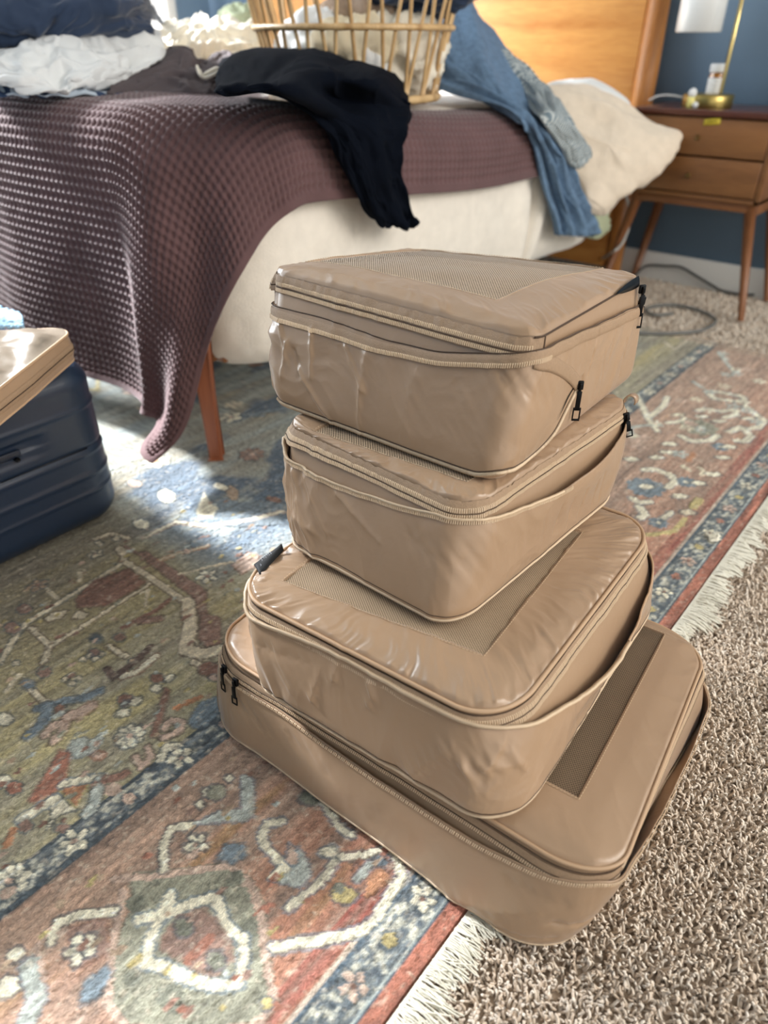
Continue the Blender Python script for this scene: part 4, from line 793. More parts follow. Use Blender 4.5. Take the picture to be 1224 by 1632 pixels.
gu = np.gradient(P0_, axis=0); gv = np.gradient(P0_, axis=1); nn2 = np.cross(gu, gv); nn2 /= np.linalg.norm(nn2, axis=-1)[..., None]+1e-9
hem = (Aa > a_[-1]-.022)|(Bb < b_[0]+.024)
wf = -.0068*(np.abs(np.sin(math.pi*Aa/cell))*np.abs(np.sin(math.pi*Bb/cell)))**.6; wf = np.where(hem, -.001+.0006*np.sin(Aa*900)*np.sin(Bb*900), wf)
P1 = P0_+nn2*(wf+.0012*fbm(Aa*30, Bb*30, 44, 2))[..., None]
M_waf = mat('brown_waffle_cotton', '63494a', .92, noise=.10, nscale=14, bump=.6, bscale=500, sheen=.35)
th_ = empty('waffle_throw', (-1.6, 1.0, .7)); tag(th_, 'dark brown waffle weave throw draped over the foot corner of the bed', 'throw blanket')
grid('waffle_cloth', P1, M_waf, th_, solid=.003)
# ---------------- garments ----------------
def vn3(P, s):
    x, y, z = P[..., 0], P[..., 1], P[..., 2]; return vnoise(x+z*1.7, y-z*1.3, s)+vnoise(y*1.1+31, z*1.2+x*.3, s+3)
def cloth(name, rows, m, label, cat, amp=.014, fs=9, n=150, thick=.004, seed=0, group=None, parent=None, fold=None, pleat=None):
    R_ = []
    for r in rows:
        q = []
        for c in r:
            if len(c) == 3: q.append(atd(*c))
            elif c[2] == 'X': q.append(atx(c[0], c[1], c[3]))
            elif c[2] == 'Y': q.append(aty(c[0], c[1], c[3]))
            elif c[2] == 'Z': q.append(atz(c[0], c[1], c[3]))
        R_.append(crom(np.array(q), n))
    R_ = np.array(R_); G = np.stack([crom(R_[:, j], n) for j in range(n)], 1)
    gu = np.gradient(G, axis=0); gv = np.gradient(G, axis=1); nr = np.cross(gu, gv); nr /= np.linalg.norm(nr, axis=-1)[..., None]+1e-9
    if ((CP-G)*nr).sum(-1).mean() < 0: nr = -nr
    U, V = np.meshgrid(np.linspace(0, 1, n), np.linspace(0, 1, n), indexing='ij')
    lu = np.linalg.norm(G[-1, n//2]-G[0, n//2]); lv = np.linalg.norm(G[n//2, -1]-G[n//2, 0])
    wx = U*lu*fs+.9*fbm(U*4, V*4, seed+1, 3); wy = V*lv*fs+.9*fbm(U*4, V*4, seed+2, 3)
    if fold: wx, wy = wx*fold[0], wy*fold[1]
    d = amp*(ridge(wx, wy, seed, 3)*.7-.3+.8*fbm(wx*1.3, wy*1.3, seed+5, 3))
    if pleat: d = d+pleat[1]*np.sin(V*pleat[0]*6.283+2*fbm(U*2, V*2, seed+6, 2))*(.4+.6*U)
    e = np.minimum(np.minimum(U, 1-U), np.minimum(V, 1-V)); G = G+nr*(d*smooth(0, .03, e))[..., None]+nr*(.003*np.sin(40*(U+V))*smooth(.05, 0, e))[..., None]
    o = grid(name, G, m, parent, solid=thick)
    if label: tag(o, label, cat, group)
    return o
M_navy = mat('navy_cotton', '24354f', .85, noise=.1, nscale=8, bump=.4, bscale=600, sheen=.3); M_blk = mat('black_navy_cotton', '070c16', .95, noise=.1, nscale=8, bump=.5, bscale=500, spec=.08)  # navy made lighter, carrying the lens haze in its colour
M_wht = mat('white_cotton', 'e2e4e4', .85, bump=.4, bscale=500, sheen=.2); M_wht2 = mat('cream_cotton', 'e6dfcf', .85, bump=.4, bscale=500)
M_gbr = mat('taupe_cotton', '544a4c', .85, noise=.1, nscale=10, bump=.4, bscale=500); M_den = mat('denim_chambray', '647f9b', .85, noise=.22, nscale=60, bump=.6, bscale=900)
M_sage = mat('sage_cotton', 'b8c0a0', .85, bump=.3, bscale=500); M_pil = mat('beige_linen', 'e2d3bf', .9, noise=.05, nscale=40, bump=.7, bscale=700, sheen=.2)
def stripes(name, c1, c2, ang, per):
    m, t, b = nt(name); w = N(t, 'ShaderNodeTexWave', Scale=1.0/per, Distortion=.4, Detail=1.0); w.bands_direction = 'X'
    t.links.new(coords(t, rot=ang), w.inputs['Vector']); t.links.new(ramp(t, w.outputs['Fac'], [(.42, srgb(c1)), (.58, srgb(c2))]), b.inputs['Base Color']); b.inputs['Roughness'].default_value = .85; return m
M_str = stripes('grey_striped_cotton', '6f7f88', 'b9bfbe', (.3, .5, .9), .028); M_str2 = stripes('navy_white_striped_jersey', '263a5a', 'b8c4d0', (.2, .9, .4), .05)
LG = 'laundry heaped on the bed'
cloth('striped_shirt', [[(-60, 100, 2.15), (40, 110, 2.1), (120, 120, 2.05), (240, 125, 2.1)], [(-60, 115, 1.98), (30, 118, 1.96), (100, 130, 1.95), (235, 138, 2.0)], [(-60, 150, 1.86), (30, 152, 1.82), (100, 152, 1.8), (220, 152, 1.84)]], M_str2, 'navy and white striped top lying under the white pile', 'shirt', .012, 12, seed=3, group=LG)
cloth('navy_trousers', [[(-80, -60, 2.6), (80, -90, 2.6), (180, -60, 2.6), (262, 40, 2.7)], [(-80, -60, 2.15), (80, -80, 2.15), (195, -45, 2.15), (243, 30, 2.3)], [(-80, 0, 1.96), (60, 0, 1.94), (160, 10, 1.97), (240, 38, 2.15)], [(-80, 58, 1.95), (50, 72, 1.95), (88, 72, 1.97), (246, 58, 2.15)], [(-80, 70, 2.2), (60, 76, 2.2), (90, 70, 2.2), (230, 66, 2.3)]], M_navy, 'rumpled navy trousers on top of the laundry, at the left edge', 'trousers', .022, 8, seed=7, group=LG)
cloth('white_shirt', [[(-60, 50, 2.3), (50, 50, 2.3), (140, 22, 2.3), (255, 50, 2.4)], [(-60, 75, 2.02), (50, 66, 2.0), (132, 36, 2.02), (258, 62, 2.15)], [(-60, 95, 1.9), (50, 92, 1.88), (140, 80, 1.92), (262, 88, 2.05)], [(-60, 108, 1.86), (60, 128, 1.80), (150, 128, 1.84), (230, 108, 1.98)], [(-60, 114, 1.9), (75, 146, 1.79), (130, 136, 1.82), (200, 116, 1.98)]], M_wht, 'crumpled white shirt below the navy trousers', 'shirt', .020, 10, seed=9, group=LG)
cloth('white_tee', [[(215, 30, 2.75), (260, 40, 2.8), (310, 32, 2.8), (345, 36, 2.8), (420, 40, 2.75)], [(205, 55, 2.55), (262, 50, 2.55), (315, 42, 2.6), (350, 46, 2.55), (425, 52, 2.55)], [(200, 90, 2.35), (262, 88, 2.35), (310, 80, 2.35), (355, 90, 2.4), (425, 95, 2.4)], [(200, 120, 2.25), (262, 120, 2.25), (320, 120, 2.25), (350, 120, 2.3), (420, 120, 2.35)]], M_wht2, 'crumpled off-white tee heaped behind the taupe top', 'shirt', .030, 12, seed=12, group=LG)
cloth('green_cloth', [[(348, 20, 2.95), (372, 6, 2.95), (405, 8, 2.95)], [(350, 50, 2.75), (378, 18, 2.75), (410, 30, 2.75)], [(355, 95, 2.7), (380, 85, 2.65), (415, 95, 2.65)]], M_sage, 'pale green folded cloth standing behind the basket, left side', 'cloth', .014, 10, seed=14, group=LG)
cloth('taupe_top', [[(230, 90, 2.3), (292, 76, 2.3), (320, 96, 2.3), (356, 84, 2.35), (380, 95, 2.35)], [(210, 108, 2.05), (288, 86, 2.08), (318, 108, 2.05), (352, 92, 2.1), (378, 106, 2.1)], [(185, 130, 1.9), (270, 118, 1.92), (320, 122, 1.9), (350, 125, 1.92), (375, 130, 1.95)], [(170, 150, 1.82), (260, 151, 1.82), (315, 152, 1.8), (345, 154, 1.8), (360, 156, 1.82)]], M_gbr, 'taupe brown top with cream drawstring between white and black clothes', 'shirt', .014, 8, seed=16, group=LG)
dsn = MB(); dsn.tube(crom([atd(*q) for q in ((318, 112, 1.9), (322, 122, 1.87), (330, 116, 1.86), (345, 109, 1.86), (350, 113, 1.86), (338, 120, 1.85), (326, 124, 1.85), (318, 118, 1.85), (314, 106, 1.9))], 50), .004, 6); tag(dsn.build('drawstring', M_wht2), 'knotted cream drawstring on the taupe top', 'cord')
# black shirt hanging over the side of the bed
cloth('black_shirt', [[(352, 100, 2.2), (420, 80, 2.2), (500, 84, 2.25), (570, 94, 2.3), (628, 120, 2.3), (652, 155, 2.2)], [(346, 122, 1.62), (395, 90, 1.75), (480, 88, 1.78), (560, 98, 1.80), (618, 122, 1.82), (652, 165, 1.80)],
                      [(345, 136, 1.40), (400, 116, 1.46), (470, 116, 1.50), (540, 122, 1.55), (605, 138, 1.60), (654, 176, 'X', -1.13)], [(350, 148, 1.30), (410, 142, 1.30), (470, 145, 1.32), (530, 155, 'X', -1.09), (595, 165, 'X', -1.07), (654, 190, 'X', -1.07)],
                      [(440, 152, 'X', -1.05), (478, 164, 'X', -1.045), (520, 178, 'X', -1.04), (560, 190, 'X', -1.04), (605, 196, 'X', -1.04), (648, 205, 'X', -1.045)], [(508, 190, 'X', -1.05), (532, 206, 'X', -1.04), (555, 220, 'X', -1.035), (585, 228, 'X', -1.03), (612, 230, 'X', -1.03), (642, 236, 'X', -1.035)],
                      [(530, 235, 'X', -1.05), (550, 252, 'X', -1.04), (570, 265, 'X', -1.035), (592, 272, 'X', -1.03), (618, 272, 'X', -1.03), (640, 270, 'X', -1.035)], [(555, 285, 'X', -1.05), (570, 300, 'X', -1.045), (585, 312, 'X', -1.04), (604, 318, 'X', -1.035), (628, 316, 'X', -1.035), (648, 308, 'X', -1.04)],
                      [(585, 326, 'X', -1.06), (594, 340, 'X', -1.05), (604, 350, 'X', -1.04), (620, 356, 'X', -1.04), (642, 354, 'X', -1.04), (661, 346, 'X', -1.05)], [(602, 340, 'X', -1.08), (606, 352, 'X', -1.06), (616, 360, 'X', -1.05), (632, 361, 'X', -1.045), (650, 357, 'X', -1.045), (664, 348, 'X', -1.05)]],
      M_blk, 'black shirt draped over the bed edge, one sleeve hanging down', 'shirt', .012, 7, n=200, seed=21, group=LG, pleat=(3, .006))
# denim shirt
cloth('denim_shirt', [[(640, 20, 2.9), (700, -10, 2.9), (745, 0, 2.9), (770, 40, 2.9)], [(640, 70, 2.55), (700, 30, 2.6), (750, 20, 2.65), (800, 80, 2.7)], [(655, 128, 2.34), (705, 100, 2.38), (770, 90, 2.42), (835, 150, 2.5)], [(700, 142, 2.28), (760, 140, 2.26), (805, 150, 2.26), (862, 190, 2.38)], [(810, 175, 'X', -1.10), (838, 190, 'X', -1.07), (862, 205, 'X', -1.05), (892, 225, 'X', -1.06)],
                      [(846, 225, 'X', -1.075), (868, 240, 'X', -1.05), (890, 252, 'X', -1.04), (912, 275, 'X', -1.05)], [(862, 290, 'X', -1.075), (884, 300, 'X', -1.05), (908, 310, 'X', -1.04), (932, 320, 'X', -1.05)], [(878, 340, 'X', -1.07), (898, 346, 'X', -1.05), (922, 350, 'X', -1.04), (944, 352, 'X', -1.05)], [(884, 374, 'X', -1.07), (902, 375, 'X', -1.05), (926, 377, 'X', -1.04), (948, 376, 'X', -1.05)]],
      M_den, 'blue denim shirt draped over the bed side between duvet and pillow', 'shirt', .013, 9, n=180, seed=25, group=LG, fold=(.5, 1.6), pleat=(3.5, .013))
cloth('grey_striped_shirt', [[(715, 20, 2.85), (740, 8, 2.85), (772, 40, 2.85)], [(755, 75, 2.65), (785, 60, 2.65), (800, 70, 2.68)], [(790, 115, 2.55), (815, 100, 2.55), (850, 115, 2.58)], [(835, 160, 2.42), (858, 140, 2.45), (882, 150, 2.48)], [(860, 190, 'X', -1.04), (882, 180, 'X', -1.03), (912, 195, 'X', -1.04)], [(892, 235, 'X', -1.035), (912, 225, 'X', -1.02), (938, 235, 'X', -1.03)], [(905, 262, 'X', -1.035), (924, 268, 'X', -1.02), (944, 248, 'X', -1.03)]],
      M_str, 'grey striped shirt lying along the denim shirt', 'shirt', .010, 9, seed=28, group=LG)
cloth('hem_cloth', [[(690, 135, 2.42), (750, 128, 2.4), (800, 140, 2.4)], [(690, 146, 2.30), (745, 138, 2.28), (805, 152, 2.26)]], M_wht, 'narrow white cloth edge between denim shirt and brown throw', 'cloth', .004, 9, n=60, seed=29, group=LG)
# pillow: a stuffed cushion sagging off the bed
def pillow(name, outline, D0, tx, ty, m, label, amp=.008, seed=0, thick=.075):
    k = np.array(outline, float); cen = k.mean(0); q = crom(np.vstack([k, k[:1]]), 160)[:-1]; n = len(q); lay = np.r_[np.linspace(0, 1, 40)]
    front = np.zeros((n, 80, 3))
    for j in range(80):
        f = j/79*2-1; rad = 1-abs(f)**2.2; rad = math.sqrt(max(rad, 0)) if abs(f) < 1 else 0.0
        rad = (1-abs(f)**3)**.6 if abs(f) < 1 else 0
        for i in range(n):
            pxy = cen+(q[i]-cen)*rad; D = D0+tx*(pxy[0]-cen[0])+ty*(pxy[1]-cen[1])+thick*f; front[i, j] = atd(pxy[0], pxy[1], D)
    G = front; c3 = G.mean((0, 1)); dirn = G-c3; dirn /= np.linalg.norm(dirn, axis=-1)[..., None]+1e-9
    d = amp*(ridge(G[..., 0]*9+G[..., 2]*5, G[..., 1]*7+G[..., 2]*8, seed, 3)+fbm(G[..., 0]*14, G[..., 2]*14+G[..., 1]*6, seed+1, 3)); G = G+dirn*d[..., None]
    return G
pil = pillow('pillow', [(878, 140), (930, 134), (970, 146), (1010, 175), (1050, 198), (1075, 212), (1077, 228), (1062, 255), (1030, 285), (985, 318), (952, 338), (935, 330), (925, 300), (900, 250), (880, 200), (866, 165)], 2.64, .00075, -.0008, None, '', .012, 31, .085)
tag(grid('pillow', pil, M_pil, cu=True), 'beige linen pillow slumping off the bed beside the nightstand', 'pillow')
pil2 = pillow('pillow', [(868, 150), (880, 133), (930, 128), (975, 140), (1005, 168), (960, 175), (900, 170)], 2.80, .0006, 0, None, '', .006, 33, .06)
tag(grid('pillow', pil2, M_wht, cu=True), 'white pillow edge showing behind the beige pillow', 'pillow')
cloth('sage_sheet', [[(925, 325, 'X', -1.12), (950, 330, 'X', -1.12), (968, 330, 'X', -1.12)], [(930, 360, 'X', -1.11), (952, 366, 'X', -1.10), (972, 362, 'X', -1.11)], [(935, 378, 'X', -1.12), (952, 380, 'X', -1.11), (962, 374, 'X', -1.12)]], M_sage, 'sage green sheet corner hanging below the pillow', 'sheet', .006, 8, n=50, seed=35)
# ---------------- rattan basket with laundry ----------------
M_rat = wood('rattan', 'a9814f', 'e0bf8c', 'Z', 14, .45, .15)
bc = atd(566, 160, 2.2); bc = np.array([bc[0], bc[1], .668]); bk = empty('laundry_basket', bc); tag(bk, 'open rattan basket of pale laundry standing on the bed', 'basket')
Rb, Rt, zt_ = .212, .292, .36
def bp_(a, k, dr=0.0): r = Rb+(Rt-Rb)*k+dr; return bc+np.array([r*math.cos(a), r*math.sin(a), k*zt_])
for k in range(44):
    a0 = k*6.283/44; sl = .16 if k % 2 else -.13; ks = np.linspace(0, 1, 9)
    MB().tube([bp_(a0+sl*(q-.45), q) for q in ks], .0047, 7).build('rod', M_rat, bk)
for kz, rr_ in ((.015, .009), (.43, .0065), (.985, .011)):
    MB().tube([bp_(a, kz, .006) for a in np.linspace(0, 6.283, 73)[:-1]], rr_*(1+.18*(np.arange(72) % 2)), 8, True).build('hoop', M_rat, bk)
MB().lathe([(.001, .004), (.18, .004), (.211, .008), (.211, .0), (.001, 0)], bc, 40).build('base_disc', M_rat, bk)
def wad(name, c, r, m, label, cat, seed, amp=.3, group='laundry inside the basket'):
    u = np.linspace(0, 2*np.pi, 90, endpoint=False); v = np.linspace(.02, np.pi-.02, 60); U, V = np.meshgrid(u, v, indexing='ij')
    D = np.stack([np.cos(U)*np.sin(V), np.sin(U)*np.sin(V), np.cos(V)], -1); d = 1+amp*(ridge(D[..., 0]*2.3+D[..., 2], D[..., 1]*2.3-D[..., 2]*1.2, seed, 3)*.5+.6*vn3(D*2.5+seed, seed))
    return tag(grid(name, np.array(c)+D*d[..., None]*np.array(r), m, cu=True), label, cat, group)
M_cream2 = mat('cream_knit', 'ddd0b4', .9, bump=.8, bscale=300); M_tan2 = mat('tan_jersey', '9c8672', .9, bump=.4, bscale=300)
wad('white_towel', bc+np.array([-.08, -.04, .10]), (.11, .10, .09), M_wht, 'bunched white towel in the left of the basket', 'towel', 51)
wad('cream_sweater', bc+np.array([.05, -.06, .09]), (.11, .11, .09), M_cream2, 'cream knit sweater bunched in the middle of the basket', 'sweater', 52)
wad('tan_jersey', bc+np.array([-.02, .07, .16]), (.15, .11, .07), M_tan2, 'tan jersey lying deeper in the basket', 'shirt', 53)
wad('white_sock', bc+np.array([.135, -.09, .055]), (.035, .045, .05), M_wht, 'white sock ball low in the right of the basket', 'sock', 54)
wad('white_linen', bc+np.array([.12, .06, .10]), (.09, .10, .09), M_wht2, 'off-white linen bunched at the back right of the basket', 'linen', 55)
wad('blue_garment', bc+np.array([.12, .12, .25]), (.15, .12, .07), M_navy, 'blue garment piled at the top back of the basket', 'shirt', 56)
# ---------------- nightstand ----------------
M_ns = wood('walnut_side', '6b4526', '8c6038', 'X', 8, .4, .2); M_top = wood('dark_walnut_top', '3d1f17', '5a3022', 'X', 8, .3, .3); M_knob = mat('aged_brass', '8f7a50', .35, metal=1.0)
x0, x1, y0, y1 = -1.085, -.638, 2.60, 2.905; ns = empty('nightstand', ((x0+x1)/2, (y0+y1)/2, 0)); tag(ns, 'two drawer walnut nightstand with splayed legs beside the bed', 'nightstand')
cx = (x0+x1)/2
MB().box((cx, (y0+y1)/2-.004, .606), (x1-x0+.012, y1-y0+.012, .018)).build('top_board', M_top, ns, bevel=.003)
cb = MB().box((x0+.009, (y0+y1)/2, .478), (.018, y1-y0, .238)).box((x1-.009, (y0+y1)/2, .478), (.018, y1-y0, .238)).box((cx, y1-.008, .478), (x1-x0-.036, .012, .238)).box((cx, (y0+y1)/2, .365), (x1-x0, y1-y0, .014)); cb.build('case', M_ns, ns, bevel=.002)
for z0_, z1_, kx, kz in ((.487, .593, -.868, .538), (.376, .481, -.872, .428)):
    d = MB().box((cx, y0+.006, (z0_+z1_)/2), (x1-x0-.04, .016, z1_-z0_)).build('drawer', M_ns, ns, bevel=.0025)
    a = np.arange(2); MB().tube([(kx, y0-.002, kz), (kx, y0-.009, kz), (kx, y0-.012, kz), (kx, y0-.018, kz), (kx, y0-.020, kz)], [.0035, .0035, .0075, .0075, .004], 16).build('knob', M_knob, d)
MB().box((cx, y0+.02, .345), (x1-x0-.05, .018, .026)).build('apron', M_legx, ns, bevel=.003); MB().box((x0+.03, (y0+y1)/2, .335), (.018, y1-y0-.05, .045)).build('side_stretcher', M_legx, ns, bevel=.003)
MB().box((x1-.03, (y0+y1)/2, .335), (.018, y1-y0-.05, .045)).build('side_stretcher', M_legx, ns, bevel=.003)
for tx_, ty_, fx, fy in ((x0+.045, y0+.03, x0-.03, y0+.0), (x1-.03, y0+.03, x1+.045, y0+.0), (x0+.045, y1-.03, x0-.02, y1-.01), (x1-.03, y1-.03, x1+.045, y1-.01)):
    MB().tube([(fx, fy, 0), (fx*.5+tx_*.5, fy*.5+ty_*.5, .18), (tx_, ty_, .359)], [.0105, .015, .019], 16).build('leg', M_leg, ns)
stk = MB(); c_ = aty(1135, 194, 2.596); stk.box(c_, (.050, .001, .017), M=[[1, 0, .0], [0, 1, 0], [.12, 0, 1]])
so = stk.build('sticker', mat('yellow_sticker', 'd8c43c', .6)); tag(so, 'small yellow sticker on the upper drawer front', 'sticker')
stt = MB(); [stt.box(c_+np.array([-.011+.0075*i, -.0009, .0-.0009*i*.0+.0009*i]), (.005, .0004, .006)) for i in range(4)]; stt.build('printed_mark', mat('sticker_print', '9a8420', .6), so)
# lamp
M_brass = mat('brushed_brass', 'e0c98a', .22, metal=1.0); M_shade = mat('opal_shade', 'eef1f0', .35, coat=.3)
M_shade.node_tree.nodes['Principled BSDF'].inputs['Transmission Weight'].default_value = .15
lb_ = aty(1127, 164, 2.73); lb_[2] = .615; lm = empty('table_lamp', lb_); tag(lm, 'brass table lamp with hanging white cylinder shade on the nightstand', 'lamp')
a8 = [(.001, 0), (.078, 0), (.080, .003), (.080, .033), (.077, .036), (.001, .036)]
MB().lathe(a8, lb_, 12).build('base', mat('aged_brass_base', 'a89458', .3, metal=.9), lm)
pb = aty(1149, 147, 2.76); zt2 = 1.12; sh = aty(1114, 44, 2.73)
MB().tube([(pb[0], pb[1], lb_[2]+.03), (pb[0], pb[1], zt2)], .0065, 12).build('pole', M_brass, lm)
MB().tube([(pb[0]+.02, pb[1], zt2-.012), (sh[0], sh[1], zt2-.012)], .0055, 12).build('arm', M_brass, lm)
MB().tube([(sh[0], sh[1], zt2-.012), (sh[0], sh[1], sh[2]+.20)], .004, 10).build('drop_rod', M_brass, lm)
MB().lathe([(.066, 0), (.069, .002), (.069, .20), (.060, .207), (.006, .209), (.006, .204), (.058, .202), (.065, .198), (.065, .003), (.066, 0)], (sh[0], sh[1], sh[2]-.012), 48).build('shade', M_shade, lm)
# pill bottle
pbx = aty(1137, 147, 2.80); pc = np.array([pbx[0]-.0, 2.80, .615]); M_amb = mat('amber_plastic', 'c98530', .2, trans=.5); pbt = empty('pill_bottle', pc); tag(pbt, 'white labelled amber pill bottle with white cap behind the lamp base', 'bottle')
MB().lathe([(.001, 0), (.022, 0), (.024, .003), (.024, .085), (.020, .092), (.020, .098), (.001, .098)], pc, 32).build('bottle_body', M_amb, pbt)
lbm, t, b = nt('pharmacy_label'); wv = N(t, 'ShaderNodeTexWave', Scale=34.0, Distortion=6.0, Detail=2.0); wv.bands_direction = 'Z'; t.links.new(coords(t), wv.inputs['Vector']); t.links.new(ramp(t, wv.outputs['Fac'], [(.08, srgb('8b8f99')), (.16, srgb('f1f1ee'))]), b.inputs['Base Color']); b.inputs['Roughness'].default_value = .5
MB().lathe([(.0246, .012), (.0249, .013), (.0249, .078), (.0246, .079)], pc, 32).build('label', lbm, pbt)
MB().lathe([(.001, .094), (.025, .094), (.0262, .097), (.0262, .114), (.024, .118), (.001, .118)], pc, 32).build('cap', M_wht, pbt)
vb = aty(1101, 163, 2.655); vb[2] = .615; vl = empty('small_bottle', vb); tag(vl, 'tiny white vial painted with yellow light, round white top, before the lamp base', 'bottle')
MB().lathe([(.001, 0), (.010, 0), (.012, .003), (.0118, .026), (.009, .030), (.001, .030)], vb, 20).build('vial_body', mat('yellow_lit_plastic', 'ede28a', .3), vl); MB().lathe([(.001, .029), (.009, .030), (.012, .036), (.013, .043), (.010, .051), (.001, .055)], vb, 20).build('round_cap', M_wht, vl)  # yellow light on the white vial is put into its colour
wb = aty(1111, 153, 2.645); wb[2] = .615; tag(MB().lathe([(.001, 0), (.006, .002), (.0095, .009), (.006, .016), (.001, .018)], wb, 16).build('white_earbud', M_wht), 'small round white earplug beside the tiny vial', 'earplug')
# ---------------- cables ----------------
M_cw = mat('white_cable', 'b9b9b6', .5); M_cd = mat('grey_cable', '6f6f6c', .6); M_ck = mat('dark_cable', '3e4040', .6)
def cable(pts, r, m, label, n=80): return tag(MB().tube(crom(np.array(pts), n), r, 7).build('cable', m), label, 'cable')
cable([aty(1035, 160, 2.78), aty(1050, 153, 2.76), aty(1070, 152, 2.74), aty(1092, 156, 2.73)], .0035, M_cw, 'white cable running across the nightstand top to the lamp', 40)
cable([aty(998, 312, 2.62), aty(1004, 340, 2.62), aty(1001, 366, 2.62), aty(990, 390, 2.60), aty(976, 402, 2.56), atz(955, 415, .01)], .0045, M_cw, 'white cable hanging from the pillow to the floor')
cable([atz(1010, 440, .03), aty(1030, 424, 2.88), aty(1060, 424, 2.895), aty(1085, 426, 2.90), aty(1110, 440, 2.90), aty(1135, 455, 2.90), atz(1152, 464, .006), atz(1190, 470, .006), atz(1224, 468, .006), atz(1260, 470, .006)], .005, M_ck, 'dark cable sagging along the white baseboard')
lo = [atz(*q, .006) for q in ((1072, 500), (1045, 502), (1030, 496), (1038, 489), (1070, 486), (1105, 492), (1132, 503), (1140, 514), (1120, 526), (1080, 531), (1030, 531), (990, 528), (955, 520))]; cable(lo, .006, M_cd, 'grey cable coiled in a loop on the carpet behind the stack', 120)
# ---------------- suitcase ----------------
M_case = mat('navy_polycarbonate', '1f2f45', .42, noise=.05, nscale=8, bump=.25, bscale=900, coat=.1)
def rbox(c, d, rad, zgro=None, n=220, nz=140):
    u = np.linspace(0, 4, n, endpoint=False); k = np.floor(u).astype(int); f = u-k; w = 2*f-1; hx, hy, hz = np.array(d)/2
    S = np.choose(k, [w, 1+0*w, -w, -1+0*w])*hx; T = np.choose(k, [-1+0*w, w, 1+0*w, -w])*hy; V = []
    zz_ = np.linspace(-hz, hz, nz)
    z = np.concatenate([[-hz]*6, zz_, [hz]*6]); ins = np.concatenate([np.linspace(1, 0, 6, endpoint=False), np.zeros(nz), np.linspace(0, 1, 7)[1:]])
    G = np.zeros((n, len(z), 3)); ed = np.minimum(rad, 1)
    for j in range(len(z)):
        s_ = 1-ins[j]; G[:, j] = np.stack([S*s_, T*s_, np.full(n, z[j])], 1)
    core = np.array([hx-rad, hy-rad, hz-rad*.8]); q = np.clip(G, -core, core); dl = G-q; ln = np.linalg.norm(dl, axis=-1)[..., None]+1e-9; R3 = np.array([rad, rad, rad*.8]); G = q+dl/ln*np.minimum(ln, 1)*0+q*0+ (dl/(np.sqrt(((dl/R3)**2).sum(-1))[..., None]+1e-9))
    if zgro is not None:
        nrm = np.stack([dl[..., 0], dl[..., 1], 0*dl[..., 0]], -1); nl = np.linalg.norm(nrm, axis=-1)[..., None]; nrm = nrm/(nl+1e-9); G = G+nrm*zgro(G[..., 2]+c[2], G[..., 1]+c[1], G[..., 0]+c[0])[..., None]*(nl > 1e-4)
    return G+np.array(c)
def gro(z, y, x):
    d = 0*z
    for z0_, w_, a in ((.252, .004, .0022), (.174, .0035, -.004), (.164, .004, .0015), (.122, .005, .0022), (.086, .004, .0016), (.296, .01, .001)): d = d+a*np.exp(-((z-z0_)/w_)**2)
    d = d-.004*smooth(.004, 0, np.abs(z-.222)-.008)*smooth(.455, .44, y); d = d-.003*smooth(.232, .226, z)*smooth(.19, .20, z)*smooth(.46, .43, y)
    return d
sc = empty('suitcase', (-1.50, .21, 0)); tag(sc, 'navy hard shell suitcase lying flat beside the bed at left', 'suitcase')
def quadgrid(o): return o
G = rbox((-1.505, .212, .170), (.70, .745, .338), .065, gro); grid('shell', G, M_case, sc, cu=True)
MB().tube([(-1.158, .37, .174), (-1.158, .53, .174)], .0016, 6).build('zipper_line', mat('case_zipper', '121a26', .5), sc)
lk = atx(25, 731, -1.158); MB().box((-1.157, .36, .214), (.006, .11, .014)).build('latch_recess', mat('latch_plastic', '182234', .4), sc, bevel=.003); MB().tube([(-1.160, lk[1], lk[2]), (-1.149, lk[1], lk[2])], .0042, 12).build('lock_button', M_black, sc)
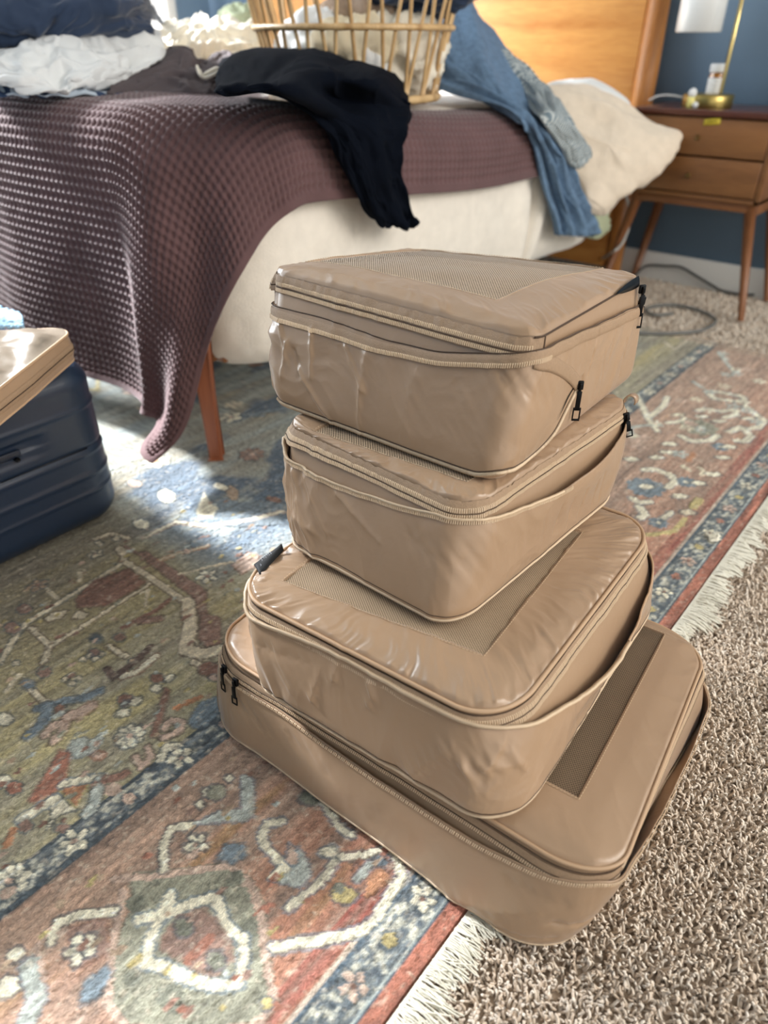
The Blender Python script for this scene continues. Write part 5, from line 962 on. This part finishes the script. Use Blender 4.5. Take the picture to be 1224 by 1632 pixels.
MB().box((-1.50, -.165, .20), (.16, .02, .03)).build('carry_handle', M_case, sc, bevel=.006)
# satin cube lying on the suitcase
def wpx(P): return tuple(proj(np.array(P)[None])[0])
ex = atz(122, 522, .390); e2 = atz(0, 592, .390)-atz(91, 524, .390); e2 *= .42/np.linalg.norm(e2); e1 = atz(0, 512, .390)-atz(62, 508, .390); e1 *= .5/np.linalg.norm(e1)
def mk(z): return [wpx((ex+e1+e2)*[1, 1, 0]+[0, 0, z]), wpx((ex+e2)*[1, 1, 0]+[0, 0, z]), wpx(ex*[1, 1, 0]+[0, 0, z])]
Ec = Cube('e', mk(.342), .342, mk(.390), .390, rho=.22, bulge=.004, dome=.005, seed=6); re_ = empty('packing_cube', Ec.b.mean(0)); tag(re_, 'slim pale packing cube lying on the navy suitcase', 'packing cube')
Ec.wamp = .001; Ec.body(re_, inset=0); Ec.ribbon(re_, 'zipper_tape', lambda u: .5+0*u, .016, .0005, M_tape); Ec.cord(re_, 'lower_piping', lambda u: .08+0*u, .002, .001, M_pipe); Ec.cord(re_, 'piping', lambda u: 1.0+0*u, .0024, .001, M_pipe); Ec.cord(re_, 'zipper_seam_shade', lambda u: .5+0*u, .0008, .0022, M_seam)
M_sat = mat('champagne_satin', '8d8172', .26, bump=.2, bscale=60)
u = np.linspace(0, 4, 360, endpoint=False); k = np.linspace(0, 1, 40); U, K = np.meshgrid(u, k, indexing='ij'); S_, T_ = Ec.sq(U); Pq = Ec.topP(S_*(1-K), T_*(1-K), .002); Pq[..., 2] += .005*ridge(S_*(1-K)*3+T_, T_*(1-K)*2.2, 77, 3)*1.6*smooth(0, .1, K); grid('top_panel', Pq, M_sat, re_, cu=True)
cloth('blue_cloth', [[(-40, 470, 1.62), (0, 490, 1.62), (30, 500, 1.62)], [(-40, 495, 1.50), (0, 503, 1.50), (36, 507, 1.50)], [(-40, 520, 1.46), (0, 522, 1.46), (38, 522, 1.46)]], mat('sky_blue_cotton', '8fb4cf', .85), 'light blue folded cloth behind the slim cube on the suitcase', 'cloth', .002, 8, n=50, seed=61)
